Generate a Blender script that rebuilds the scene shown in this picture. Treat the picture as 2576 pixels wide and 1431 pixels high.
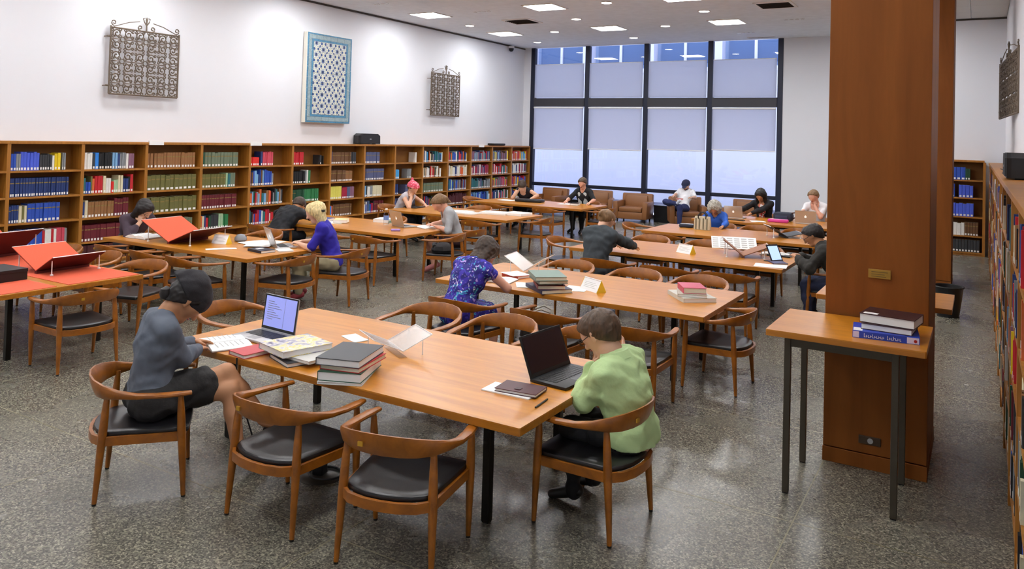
import bpy, bmesh, math, random
import numpy as np
from mathutils import Vector, Matrix

for o in list(bpy.data.objects):
    bpy.data.objects.remove(o)
scene = bpy.context.scene
COL = scene.collection
PI = math.pi
rad = math.radians

# ---------------------------------------------------------------- camera
CAM = Vector((0.0, 0.0, 2.39))
F_PX = 1958.54
_r = Vector((0.85700356, 0.51458275, 0.027377))
_u = Vector((-0.01162759, -0.03380335, 0.99936086))
_f = Vector((-0.51517929, 0.85677414, 0.02298624))
cam_data = bpy.data.cameras.new('camera')
cam_data.sensor_fit = 'HORIZONTAL'
cam_data.sensor_width = 36.0
cam_data.lens = F_PX * 36.0 / 2576.0
cam_data.shift_y = -(715.5 - 300.94) / 2576.0
cam_data.clip_start = 0.05
cam_data.clip_end = 300
cam = bpy.data.objects.new('camera', cam_data)
COL.objects.link(cam)
cam.matrix_world = Matrix(((_r.x, _u.x, -_f.x, CAM.x), (_r.y, _u.y, -_f.y, CAM.y), (_r.z, _u.z, -_f.z, CAM.z), (0, 0, 0, 1)))
scene.camera = cam

# ---------------------------------------------------------------- world, sun, exposure
world = bpy.data.worlds.new('world')
scene.world = world
world.use_nodes = True
_bg = world.node_tree.nodes['Background']
_bg.inputs['Color'].default_value = (0.66, 0.76, 1.0, 1)
_bg.inputs['Strength'].default_value = 1.75
sun_data = bpy.data.lights.new('sun', 'SUN')
sun_data.energy = 36.0
sun_data.angle = rad(1.0)
sun_data.color = (1.0, 0.96, 0.9)
sun = bpy.data.objects.new('sun', sun_data)
COL.objects.link(sun)
sun.rotation_euler = (rad(-24), 0, rad(8))
vs = scene.view_settings
vs.view_transform = 'Standard'
vs.look = 'None'
vs.exposure = 0.14
vs.gamma = 1.0
vs.use_curve_mapping = False
PANEL_STRENGTH = 33.0
DOWN_STRENGTH = 26.0

# ---------------------------------------------------------------- materials
MATS = {}


def hexc(h):
    h = h.lstrip('#')
    c = [int(h[i:i + 2], 16) / 255 for i in (0, 2, 4)]
    return tuple((v / 12.92 if v <= 0.04045 else ((v + 0.055) / 1.055) ** 2.4) for v in c) + (1,)


def mat(name, color='#888888', rough=0.5, metal=0.0, var=0.0, vscale=8.0, bump=0.0, bscale=60.0, spec=0.5, coat=0.0, emit=0.0, alpha=None, trans=0.0):
    if name in MATS:
        return MATS[name]
    m = bpy.data.materials.new(name)
    m.use_nodes = True
    nt = m.node_tree
    b = nt.nodes['Principled BSDF']
    c = hexc(color) if isinstance(color, str) else color
    b.inputs['Base Color'].default_value = c
    b.inputs['Roughness'].default_value = rough
    b.inputs['Metallic'].default_value = metal
    b.inputs['Specular IOR Level'].default_value = spec
    if coat:
        b.inputs['Coat Weight'].default_value = coat
        b.inputs['Coat Roughness'].default_value = 0.12
    if trans:
        b.inputs['Transmission Weight'].default_value = trans
    if emit:
        b.inputs['Emission Color'].default_value = c
        b.inputs['Emission Strength'].default_value = emit
    if var or bump:
        tc = nt.nodes.new('ShaderNodeTexCoord')
    if var:
        n = nt.nodes.new('ShaderNodeTexNoise')
        n.inputs['Scale'].default_value = vscale
        n.inputs['Detail'].default_value = 4
        nt.links.new(tc.outputs['Object'], n.inputs['Vector'])
        mx = nt.nodes.new('ShaderNodeMix')
        mx.data_type = 'RGBA'
        mx.inputs[6].default_value = tuple(v * (1 - var) for v in c[:3]) + (1,)
        mx.inputs[7].default_value = tuple(min(1, v * (1 + var)) for v in c[:3]) + (1,)
        nt.links.new(n.outputs['Fac'], mx.inputs['Factor'])
        nt.links.new(mx.outputs[2], b.inputs['Base Color'])
    if bump:
        n2 = nt.nodes.new('ShaderNodeTexNoise')
        n2.inputs['Scale'].default_value = bscale
        n2.inputs['Detail'].default_value = 5
        nt.links.new(tc.outputs['Object'], n2.inputs['Vector'])
        bp = nt.nodes.new('ShaderNodeBump')
        bp.inputs['Strength'].default_value = bump
        bp.inputs['Distance'].default_value = 0.02
        nt.links.new(n2.outputs['Fac'], bp.inputs['Height'])
        nt.links.new(bp.outputs['Normal'], b.inputs['Normal'])
    MATS[name] = m
    return m


def wood(name, c1, c2, rough=0.3, scale=(1.2, 14.0, 14.0), coat=0.25, spec=0.5):
    """Lengthwise grain along the first axis of object space."""
    m = bpy.data.materials.new(name)
    m.use_nodes = True
    nt = m.node_tree
    b = nt.nodes['Principled BSDF']
    tc = nt.nodes.new('ShaderNodeTexCoord')
    mp = nt.nodes.new('ShaderNodeMapping')
    mp.inputs['Scale'].default_value = scale
    nt.links.new(tc.outputs['Object'], mp.inputs['Vector'])
    n = nt.nodes.new('ShaderNodeTexNoise')
    n.inputs['Scale'].default_value = 1.0
    n.inputs['Detail'].default_value = 6
    n.inputs['Roughness'].default_value = 0.62
    n.inputs['Distortion'].default_value = 0.5
    nt.links.new(mp.outputs['Vector'], n.inputs['Vector'])
    rp = nt.nodes.new('ShaderNodeValToRGB')
    rp.color_ramp.elements[0].position = 0.3
    rp.color_ramp.elements[0].color = hexc(c1)
    rp.color_ramp.elements[1].position = 0.7
    rp.color_ramp.elements[1].color = hexc(c2)
    nt.links.new(n.outputs['Fac'], rp.inputs['Fac'])
    nt.links.new(rp.outputs['Color'], b.inputs['Base Color'])
    b.inputs['Roughness'].default_value = rough
    b.inputs['Specular IOR Level'].default_value = spec
    b.inputs['Coat Weight'].default_value = coat
    b.inputs['Coat Roughness'].default_value = 0.28
    MATS[name] = m
    return m


W_TABLE = wood('table_wood', '#b26c0e', '#d28c24', 0.33, (0.9, 11, 11), 0.3)
W_EDGE = wood('table_edge_wood', '#965a10', '#bb761c', 0.4, (1.2, 20, 30), 0.15)
W_CHAIR = wood('chair_wood', '#7c4408', '#a86212', 0.38, (9, 9, 9), 0.15)
W_CASE = wood('bookcase_wood', '#96601f', '#b57a30', 0.45, (14, 1.5, 1.5), 0.05)
W_CASE_V = wood('bookcase_upright_wood', '#96601f', '#b87d32', 0.45, (14, 14, 1.0), 0.05)
W_PILLAR = wood('pillar_wood', '#764010', '#8c501a', 0.6, (5, 5, 0.5), 0.0, 0.25)
M_WALL = mat('wall_paint', '#e6e8ee', 0.85, bump=0.03, bscale=120)
M_CEIL = mat('ceiling_plaster', '#e9eef4', 0.95, var=0.10, vscale=5, bump=0.25, bscale=70)
M_LEATHER = mat('black_leather', '#131316', 0.34, bump=0.06, bscale=180, spec=0.6)
M_STEEL = mat('bronze_steel', '#2b2722', 0.38, metal=0.75)
M_TSTEEL = mat('grey_brown_steel', '#4f483d', 0.4, metal=0.55)
M_BLACK = mat('black_plastic', '#121316', 0.42)
M_DARK = mat('dark_rubber', '#0c0c0d', 0.6)
M_FRAME = mat('window_frame_metal', '#23283a', 0.45, metal=0.3)
M_WHITE = mat('white_paint', '#f2f2f2', 0.6)
M_PAPER = mat('white_paper', '#f0efec', 0.75, var=0.03, vscale=30)
M_CREAM = mat('cream_paper', '#e3dcc4', 0.8, var=0.06, vscale=60)
M_YELLOW = mat('yellow_card', '#f0cf3a', 0.6)
M_BRASS = mat('brass_tag', '#d6a53a', 0.35, metal=0.6)
M_IRON = mat('wrought_iron', '#6e6052', 0.65, metal=0.2, var=0.2, vscale=40)
M_ORANGE = mat('orange_felt', '#d8593a', 0.85, bump=0.1, bscale=300, var=0.05, vscale=90)
M_RUST = mat('dark_red_felt', '#5e1b16', 0.85, var=0.1)
M_SILVER = mat('silver_aluminium', '#c4c4c6', 0.32, metal=0.75)
M_ARM = mat('brown_armchair_leather', '#8a5a32', 0.42, var=0.12, vscale=4, bump=0.05, bscale=120)
M_ARMLEG = mat('dark_foot', '#1c1410', 0.5)


def mat_glass(name, tint=(1, 1, 1, 1), fac=0.12, rough=0.02, ior=1.45):
    m = bpy.data.materials.new(name)
    m.use_nodes = True
    nt = m.node_tree
    nt.nodes.clear()
    out = nt.nodes.new('ShaderNodeOutputMaterial')
    t = nt.nodes.new('ShaderNodeBsdfTransparent')
    t.inputs['Color'].default_value = tint
    g = nt.nodes.new('ShaderNodeBsdfGlossy')
    g.inputs['Roughness'].default_value = rough
    g.inputs['Color'].default_value = (1, 1, 1, 1)
    fr = nt.nodes.new('ShaderNodeFresnel')
    fr.inputs['IOR'].default_value = ior
    ma = nt.nodes.new('ShaderNodeMath')
    ma.operation = 'ADD'
    ma.inputs[1].default_value = fac
    ma.use_clamp = True
    nt.links.new(fr.outputs['Fac'], ma.inputs[0])
    mx = nt.nodes.new('ShaderNodeMixShader')
    nt.links.new(ma.outputs[0], mx.inputs['Fac'])
    nt.links.new(t.outputs[0], mx.inputs[1])
    nt.links.new(g.outputs[0], mx.inputs[2])
    nt.links.new(mx.outputs[0], out.inputs['Surface'])
    MATS[name] = m
    return m


M_GLASS = mat_glass('window_glass', (0.95, 0.97, 1, 1), 0.0)
M_ACRYL = mat_glass('clear_acrylic', (0.96, 0.965, 0.97, 1), 0.0, 0.25, 1.12)
M_ACRYLE = mat('acrylic_edge', '#e9eaec', 0.3, spec=0.8)


def mat_scrim(name):
    m = bpy.data.materials.new(name)
    m.use_nodes = True
    nt = m.node_tree
    nt.nodes.clear()
    out = nt.nodes.new('ShaderNodeOutputMaterial')
    t = nt.nodes.new('ShaderNodeBsdfTransparent')
    tl = nt.nodes.new('ShaderNodeBsdfTranslucent')
    tl.inputs['Color'].default_value = (0.95, 0.95, 0.97, 1)
    d = nt.nodes.new('ShaderNodeBsdfDiffuse')
    d.inputs['Color'].default_value = (0.93, 0.93, 0.95, 1)
    m1 = nt.nodes.new('ShaderNodeMixShader')
    m1.inputs['Fac'].default_value = 0.86
    nt.links.new(d.outputs[0], m1.inputs[1])
    nt.links.new(tl.outputs[0], m1.inputs[2])
    m2 = nt.nodes.new('ShaderNodeMixShader')
    m2.inputs['Fac'].default_value = 0.16
    nt.links.new(m1.outputs[0], m2.inputs[1])
    nt.links.new(t.outputs[0], m2.inputs[2])
    nt.links.new(m2.outputs[0], out.inputs['Surface'])
    MATS[name] = m
    return m


M_SCRIM = mat_scrim('shade_fabric')


def mat_terrazzo():
    m = bpy.data.materials.new('terrazzo')
    m.use_nodes = True
    nt = m.node_tree
    b = nt.nodes['Principled BSDF']
    tc = nt.nodes.new('ShaderNodeTexCoord')
    v = nt.nodes.new('ShaderNodeTexVoronoi')
    v.inputs['Scale'].default_value = 105
    nt.links.new(tc.outputs['Object'], v.inputs['Vector'])
    sep = nt.nodes.new('ShaderNodeSeparateColor')
    nt.links.new(v.outputs['Color'], sep.inputs['Color'])
    rp = nt.nodes.new('ShaderNodeValToRGB')
    e = rp.color_ramp.elements
    e[0].position = 0.0
    e[0].color = hexc('#45433d')
    e[1].position = 1.0
    e[1].color = hexc('#aaa592')
    for p_, c_ in ((0.35, '#615e55'), (0.62, '#757165'), (0.85, '#8b8674')):
        x = e.new(p_)
        x.color = hexc(c_)
    nt.links.new(sep.outputs[0], rp.inputs['Fac'])
    n = nt.nodes.new('ShaderNodeTexNoise')
    n.inputs['Scale'].default_value = 1.3
    n.inputs['Detail'].default_value = 5
    nt.links.new(tc.outputs['Object'], n.inputs['Vector'])
    mr = nt.nodes.new('ShaderNodeMapRange')
    mr.inputs['To Min'].default_value = 0.85
    mr.inputs['To Max'].default_value = 1.12
    nt.links.new(n.outputs['Fac'], mr.inputs['Value'])
    mx = nt.nodes.new('ShaderNodeMix')
    mx.data_type = 'RGBA'
    mx.blend_type = 'MULTIPLY'
    mx.inputs['Factor'].default_value = 1
    nt.links.new(rp.outputs['Color'], mx.inputs[6])
    nt.links.new(mr.outputs['Result'], mx.inputs[7])
    nt.links.new(mx.outputs[2], b.inputs['Base Color'])
    mr2 = nt.nodes.new('ShaderNodeMapRange')
    mr2.inputs['To Min'].default_value = 0.17
    mr2.inputs['To Max'].default_value = 0.36
    nt.links.new(n.outputs['Fac'], mr2.inputs['Value'])
    nt.links.new(mr2.outputs['Result'], b.inputs['Roughness'])
    b.inputs['Specular IOR Level'].default_value = 0.5
    MATS['terrazzo'] = m
    return m


M_FLOOR = mat_terrazzo()


# ---------------------------------------------------------------- mesh helpers
class MB:
    """Collects geometry for one mesh object."""

    def __init__(s):
        s.v = []
        s.f = []
        s.m = []

    def add(s, vs, fs, m=0):
        o = len(s.v)
        s.v.extend([tuple(p) for p in vs])
        s.f.extend([tuple(i + o for i in q) for q in fs])
        s.m.extend([m] * len(fs))
        return s

    def box(s, x0, x1, y0, y1, z0, z1, m=0, M=None, bev=0.0):
        if bev:
            bm = bmesh.new()
            bmesh.ops.create_cube(bm, size=1)
            bmesh.ops.scale(bm, vec=(x1 - x0, y1 - y0, z1 - z0), verts=bm.verts)
            bmesh.ops.translate(bm, vec=((x0 + x1) / 2, (y0 + y1) / 2, (z0 + z1) / 2), verts=bm.verts)
            bmesh.ops.bevel(bm, geom=list(bm.edges), offset=bev, segments=2, affect='EDGES', profile=0.5)
            vs_ = [v.co.copy() for v in bm.verts]
            bm.verts.index_update()
            fs = [[v.index for v in f.verts] for f in bm.faces]
            bm.free()
        else:
            vs_ = [Vector((x, y, z)) for z in (z0, z1) for y in (y0, y1) for x in (x0, x1)]
            fs = [(0, 2, 3, 1), (4, 5, 7, 6), (0, 1, 5, 4), (2, 6, 7, 3), (0, 4, 6, 2), (1, 3, 7, 5)]
        if M is not None:
            vs_ = [M @ v for v in vs_]
        return s.add(vs_, fs, m)

    def prism(s, poly, z0, z1, m=0, M=None):
        n = len(poly)
        vs_ = [Vector((p[0], p[1], z0)) for p in poly] + [Vector((p[0], p[1], z1)) for p in poly]
        fs = [tuple(range(n - 1, -1, -1)), tuple(range(n, 2 * n))] + [(i, (i + 1) % n, n + (i + 1) % n, n + i) for i in range(n)]
        if M is not None:
            vs_ = [M @ v for v in vs_]
        return s.add(vs_, fs, m)

    def loft(s, rings, m=0, caps=True, closed=False):
        n = len(rings[0])
        vs_ = [p for r_ in rings for p in r_]
        fs = []
        k = len(rings)
        for i in range(k if closed else k - 1):
            a, b = i * n, ((i + 1) % k) * n
            for j in range(n):
                fs.append((a + j, a + (j + 1) % n, b + (j + 1) % n, b + j))
        if caps and not closed:
            fs.append(tuple(range(n - 1, -1, -1)))
            fs.append(tuple(range((k - 1) * n, k * n)))
        return s.add(vs_, fs, m)

    def tube(s, pts, r, n=8, m=0, closed=False, flat=None):
        pts = [Vector(p) for p in pts]
        rs = r if isinstance(r, (list, tuple)) else [r] * len(pts)
        rings = []
        up = Vector((0, 0, 1))
        for i, p in enumerate(pts):
            a = pts[i - 1] if (i > 0 or closed) else p
            b = pts[(i + 1) % len(pts)] if (i < len(pts) - 1 or closed) else p
            t = (b - a).normalized()
            w = up if abs(t.dot(up)) < 0.95 else Vector((1, 0, 0))
            e1 = t.cross(w).normalized()
            e2 = e1.cross(t)
            rings.append([p + (e1 * math.cos(2 * PI * j / n) + e2 * math.sin(2 * PI * j / n)) * rs[i] for j in range(n)])
        return s.loft(rings, m, True, closed)

    def lathe(s, prof, n=16, m=0, M=None):
        rings = [[Vector((r * math.cos(2 * PI * j / n), r * math.sin(2 * PI * j / n), z)) for j in range(n)] for r, z in prof]
        if M is not None:
            rings = [[M @ v for v in r_] for r_ in rings]
        return s.loft(rings, m)

    def mesh(s, name, mats, smooth=False):
        me = bpy.data.meshes.new(name)
        me.from_pydata([tuple(v) for v in s.v], [], s.f)
        for m_ in (mats if isinstance(mats, (list, tuple)) else [mats]):
            me.materials.append(m_)
        me.polygons.foreach_set('material_index', s.m)
        if smooth:
            me.polygons.foreach_set('use_smooth', [True] * len(s.f))
            try:
                me.set_sharp_from_angle(angle=rad(38))
            except Exception:
                pass
        me.update()
        return me

    def build(s, name, mats, parent=None, loc=None, rz=0.0, smooth=False):
        return link(name, s.mesh(name, mats, smooth), parent, loc, rz)


def link(name, me, parent=None, loc=None, rz=0.0):
    o = bpy.data.objects.new(name, me)
    COL.objects.link(o)
    if parent is not None:
        o.parent = parent
    if loc is not None:
        o.location = loc
    if rz:
        o.rotation_euler = (0, 0, rz)
    return o


def empty(name, loc=(0, 0, 0), rz=0.0):
    o = bpy.data.objects.new(name, None)
    COL.objects.link(o)
    o.location = loc
    o.rotation_euler = (0, 0, rz)
    o.empty_display_size = 0.1
    return o


def tag(o, label=None, cat=None, group=None, kind=None):
    if label:
        o['label'] = label
    if cat:
        o['category'] = cat
    if group:
        o['group'] = group
    if kind:
        o['kind'] = kind
    return o


def struct(o, label=None):
    o['kind'] = 'structure'
    if label:
        o['label'] = label
    return o


def copy_tree(o, parent=None):
    c = o.copy()
    COL.objects.link(c)
    c.parent = parent
    for ch in o.children:
        copy_tree(ch, c)
    return c


# ---------------------------------------------------------------- room constants
XW, XB = -13.45, -13.10      # left wall, front of left bookcases
YW = 23.10                   # window wall
ZC = 5.46                    # ceiling
XR, XRB = 0.50, 0.19         # right wall, front of right bookcases
YF, YFB = 20.90, 20.52       # far wall of the right aisle, front of its bookcase
YN = -3.0                    # wall behind the photographer
XJ = -1.9

# ---------------------------------------------------------------- shell
struct(MB().box(XW - 0.3, XR + 0.3, YN - 0.3, YW + 0.2, -0.2, 0).build('floor', M_FLOOR), 'polished grey speckled terrazzo floor')
flo = bpy.data.objects['floor']
M_STRIP = mat('divider_strip_brass', '#8b8468', 0.4, metal=0.4)
for x in (-0.99, -3.24, -5.49, -7.74, -9.99, -12.24):
    MB().box(x - 0.004, x + 0.004, YN, YW, -0.01, 0.0006).build('divider_strip', M_STRIP, flo)
y = 5.235 - 1.745 * 4
while y < YW:
    MB().box(XW, XR, y - 0.004, y + 0.004, -0.01, 0.0006).build('divider_strip', M_STRIP, flo)
    y += 1.745
ceil = struct(MB().box(XW - 0.3, XR + 0.3, YN - 0.3, YW + 0.16, ZC, ZC + 0.3).build('ceiling', M_CEIL), 'off-white acoustic plaster ceiling')
# acoustic panels over the right aisle
M_PANEL = mat('ceiling_panel', '#c9c6c2', 0.95, bump=0.3, bscale=45)
pm = MB().box(-0.345, 0.345, -0.445, 0.445, -0.02, 0.0, bev=0.006).mesh('ceiling_panel', M_PANEL)
for i in range(2):
    for j in range(8):
        link('ceiling_panel', pm, ceil, (0.15 - 0.7 * i, 20.4 - 0.9 * j, ZC))
struct(MB().box(XW - 0.3, XW, YN - 0.3, YW + 0.2, 0, ZC).build('wall_left', M_WALL), 'plain white wall above the bookcases')
MB().box(XW, XW + 0.025, YN, YW, ZC - 0.045, ZC - 0.005).build('shadow_gap', mat('shadow_gap_bronze', '#4a443e', 0.7), bpy.data.objects['wall_left'])
struct(MB().box(XR, XR + 0.3, YN - 0.3, YF + 0.3, 0, ZC).build('wall_right', M_WALL))
struct(MB().box(XJ, XR + 0.3, YF, YF + 0.3, 0, ZC).build('wall_aisle_end', M_WALL))
MB().box(XJ, XR, YF - 0.03, YF, ZC - 0.06, ZC - 0.02).build('shadow_gap', MATS['shadow_gap_bronze'], bpy.data.objects['wall_aisle_end'])
struct(MB().box(XJ, XJ + 0.2, YF, YW + 0.2, 0, ZC).build('wall_jog', M_WALL))
struct(MB().box(XW - 0.3, XR + 0.3, YN - 0.3, YN, 0, ZC).build('wall_back', M_WALL))
WX0, WX1 = -13.10, -4.93
wf = struct(MB().box(WX1, XJ + 0.2, YW, YW + 0.25, 0, ZC).box(XW - 0.3, WX0 - 0.02, YW, YW + 0.25, 0, ZC).build('wall_window', M_WALL))
bpy.data.objects['wall_window'].name = 'wall_front'

# ---------------------------------------------------------------- window wall
win = struct(empty('window_1', ((WX0 + WX1) / 2, YW + 0.08, 0)), 'tall dark-framed window wall of eight large panes')
PW = (WX1 - WX0) / 4
ox, oy = (WX0 + WX1) / 2, YW + 0.08
for k in range(5):
    x = WX0 + k * PW - ox
    MB().box(x - 0.075, x + 0.075, -0.10, 0.07, 0, ZC, bev=0.008).build('mullion', M_FRAME, win)
for k in range(4):
    xa, xb = WX0 + k * PW + 0.075 - ox, WX0 + (k + 1) * PW - 0.075 - ox
    MB().box(xa, xb, -0.13, 0.07, 3.47, 3.75, bev=0.01).build('transom', mat('transom_metal', '#3a3a40', 0.5, metal=0.2), win)
    MB().box(xa, xb, -0.07, 0.06, 0.80, 0.91, bev=0.006).build('rail', M_FRAME, win)
    MB().box(xa, xb, -0.07, 0.06, 0.0, 0.10, bev=0.006).build('sill', M_FRAME, win)
    for z0, z1 in ((0.10, 0.80), (0.91, 3.47), (3.75, ZC)):
        MB().box(xa, xb, -0.006, 0.006, z0, z1).build('pane', M_GLASS, win)
SH = ['first', 'second', 'third', 'fourth']
for k in range(4):
    xa, xb = WX0 + k * PW + 0.10, WX0 + (k + 1) * PW - 0.10
    zlow = 2.02 + 0.05 * k
    sh = tag(empty('roller_shade', ((xa + xb) / 2, YW - 0.03, zlow)), f'white translucent roller shade half lowered, {SH[k]} from the left bookcases', 'roller shade', 'roller shades on the window wall')
    hw = (xb - xa) / 2
    MB().box(-hw, hw, -0.002, 0.002, 0.03, 3.45 - zlow).build('fabric', M_SCRIM, sh)
    MB().tube([(-hw, 0, 0.02), (hw, 0, 0.02)], 0.016, 8).build('hem_bar', M_WHITE, sh, smooth=True)
    MB().tube([(-hw, -0.01, 3.43 - zlow), (hw, -0.01, 3.43 - zlow)], 0.03, 10).build('roller', M_WHITE, sh, smooth=True)

for k in range(4):
    xa, xb = WX0 + k * PW + 0.10, WX0 + (k + 1) * PW - 0.10
    sh = tag(empty('roller_shade', ((xa + xb) / 2, YW - 0.03, 3.76)), f'white shade covering the lower part of the {SH[k]} upper pane from the left', 'roller shade', 'shades on the upper panes')
    hw = (xb - xa) / 2
    MB().box(-hw, hw, -0.002, 0.002, 0.0, 1.12).build('fabric', M_SCRIM, sh)
    MB().tube([(-hw, 0, 1.12), (hw, 0, 1.12)], 0.012, 8).build('edge_bar', M_WHITE, sh, smooth=True)

# outside: courtyard and the pale facade across it
struct(MB().box(-60, 40, YW + 0.4, 60, -0.5, -0.3).build('courtyard', mat('pale_paving', '#6d6e80', 0.8)), 'pale stone paving outside the window')
fac = tag(empty('building', (-9, 33, -0.3)), 'pale stone building with bluish windows across the courtyard', 'building')
M_STONE = mat('pale_limestone', '#dcdcea', 0.85, var=0.04, vscale=0.6)
MB().box(-40, 40, 0, 4, 0, 5.9).build('wall', M_STONE, fac)
MB().box(-40, 40, 0.8, 4, 5.9, 13).build('upper_wall', mat('blue_grey_stone', '#8fa2c4', 0.7), fac)
M_BWIN = mat('far_window_glass', '#44608f', 0.12, spec=0.8)
x = -24.0
i = 0
while x < 20:
    f_ = MB().box(x - 1.15, x + 1.15, 0.70, 0.85, 6.2, 10.8).build('window', M_BWIN, fac)
    MB().box(x - 0.06, x + 0.06, 0.62, 0.72, 6.2, 10.8).build('glazing_bar', M_STONE, f_)
    MB().box(x - 1.15, x + 1.15, 0.62, 0.72, 8.2, 8.3).build('glazing_bar', M_STONE, f_)
    MB().box(x + 1.3, x + 1.75, 0.3, 0.85, 5.9, 11.8).build('pier', M_STONE, fac)
    x += 3.1
    i += 1
MB().box(-40, 40, -0.12, 0.9, 5.75, 5.95).build('cornice', M_STONE, fac)

# ---------------------------------------------------------------- ceiling fixtures
def mat_emit(name, color, strength):
    m = bpy.data.materials.new(name)
    m.use_nodes = True
    nt = m.node_tree
    nt.nodes.clear()
    o = nt.nodes.new('ShaderNodeOutputMaterial')
    e = nt.nodes.new('ShaderNodeEmission')
    e.inputs['Color'].default_value = color
    e.inputs['Strength'].default_value = strength
    nt.links.new(e.outputs[0], o.inputs['Surface'])
    return m


M_DIFF = mat_emit('light_diffuser', (0.985, 0.99, 1.0, 1), PANEL_STRENGTH)
M_BULB = mat_emit('downlight_lens', (1.0, 0.93, 0.84, 1), DOWN_STRENGTH)
M_TRIM = mat('fixture_trim_white', '#e8e4e0', 0.5)
frame_me = MB().box(-0.41, 0.41, -0.41, -0.37, -0.02, 0).box(-0.41, 0.41, 0.37, 0.41, -0.02, 0).box(-0.41, -0.37, -0.37, 0.37, -0.02, 0).box(0.37, 0.41, -0.37, 0.37, -0.02, 0).mesh('frame', M_TRIM)
diff_me = MB().box(-0.37, 0.37, -0.37, 0.37, -0.012, -0.002).mesh('diffuser', M_DIFF)
cols = [(-12.07, 'nearest the left wall'), (-8.74, 'second row from left wall'), (-5.5, 'third row from left wall'), (-2.2, 'row beside the pillar')]
rows = [(19.55, 'closest to the window'), (15.88, 'second from the window'), (12.2, 'third from the window'), (8.5, 'fourth from the window'), (4.8, 'over the front reading table'), (1.1, 'over the photographer')]
for cx, cl in cols:
    for cy, rl in rows:
        t = tag(empty('ceiling_light', (cx, cy, ZC)), f'lit square panel light {rl}, {cl}', 'ceiling light', 'square ceiling lights')
        link('frame', frame_me, t)
        link('diffuser', diff_me, t)
ring_b = MB()
ring_b.loft([[Vector((r_ * math.cos(2 * PI * j / 24), r_ * math.sin(2 * PI * j / 24), z_)) for j in range(24)] for r_, z_ in ((0.118, -0.001), (0.15, -0.001), (0.15, -0.010), (0.135, -0.014), (0.118, -0.009))], caps=False)
ring_me = ring_b.mesh('trim_ring', M_TRIM, True)
lens_me = MB().lathe([(0.0001, -0.004), (0.115, -0.004), (0.115, -0.010), (0.0001, -0.010)], 20).mesh('lens', M_BULB)
dl = []
for cy in (21.65, 17.8, 14.05, 10.3, 6.6, 2.9):
    for cx in (-12.15, -8.87, -5.55):
        dl.append((cx, cy))
for cy in (19.7, 15.9, 12.2, 8.5, 4.7):
    for cx in (-10.5, -7.18, -3.9):
        dl.append((cx, cy))
UNLIT = [(-12.15, 14.05), (-10.5, 15.9), (-3.9, 19.7), (-5.55, 21.65)]
M_SPOTS = mat('spot_lens_clear', '#f4f4f6', 0.15, spec=0.9)
for cx, cy in dl:
    if any(abs(cx - a) < 0.2 and abs(cy - b) < 0.2 for a, b in UNLIT):
        t = tag(empty('spotlight', (cx, cy, ZC)), 'unlit cluster of small white ceiling spot lenses', 'spotlight', 'ceiling spot clusters')
        for q in range(4):
            MB().lathe([(0.03, 0), (0.045, -0.004), (0.045, -0.014), (0.001, -0.02)], 12).build('lens', M_SPOTS, t, (-0.2 + 0.13 * q, 0, 0), smooth=True)
        continue
    t = tag(empty('downlight', (cx, cy, ZC)), 'small round lit recessed downlight in the plaster ceiling', 'downlight', 'round downlights')
    link('trim_ring', ring_me, t)
    link('lens', lens_me, t)
M_VENT = mat('vent_dark', '#4c443f', 0.8)
for cx, cy, w_ in ((-10.35, 17.6, 'left'), (-3.87, 17.5, 'right')):
    t = tag(empty('ceiling_vent', (cx, cy, ZC)), 'dark louvred square ceiling vent ' + ('over the left tables' if w_ == 'left' else 'towards the wood pillar'), 'vent', 'ceiling vents')
    MB().box(-0.34, 0.34, -0.34, 0.34, -0.006, 0).build('backing', M_VENT, t)
    for (a, b, c, d) in ((-0.4, 0.4, -0.4, -0.34), (-0.4, 0.4, 0.34, 0.4), (-0.4, -0.34, -0.34, 0.34), (0.34, 0.4, -0.34, 0.34)):
        MB().box(a, b, c, d, -0.025, 0).build('frame_side', M_TRIM, t)
    for q in range(7):
        M_ = Matrix.Translation((0, -0.29 + q * 0.096, -0.018)) @ Matrix.Rotation(rad(35), 4, 'X')
        MB().box(-0.34, 0.34, -0.03, 0.03, -0.002, 0.002, M=M_).build('slat', M_VENT, t)
t = tag(empty('ceiling_vent', (-5.4, 22.7, ZC)), 'narrow dark slot vent above the window', 'vent')
MB().box(-0.35, 0.35, -0.05, 0.05, -0.012, 0).build('slot', M_VENT, t)
MB().box(-0.38, 0.38, -0.07, -0.05, -0.015, 0).box(-0.38, 0.38, 0.05, 0.07, -0.015, 0).build('rim', M_TRIM, t)
t = tag(empty('security_camera', (XW + 0.12, 22.0, 5.25)), 'small white dome camera high in the window corner', 'camera')
MB().lathe([(0.001, 0.16), (0.10, 0.16), (0.10, 0.10), (0.085, 0.09)], 16).build('housing', M_WHITE, t, smooth=True)
MB().lathe([(0.085, 0.09), (0.078, 0.03), (0.045, -0.01), (0.001, -0.02)], 16).build('dome', M_BLACK, t, smooth=True)

# ---------------------------------------------------------------- wrought-iron grilles and the tile panel
def spiral(cx, cz, r0, turns, start, sgn, n=18):
    pts = []
    for i in range(n + 1):
        q = i / n
        a = start + sgn * q * turns * 2 * PI
        r_ = r0 * (1 - 0.78 * q)
        pts.append((cx + r_ * math.cos(a), 0, cz + r_ * math.sin(a)))
    return pts


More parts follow.
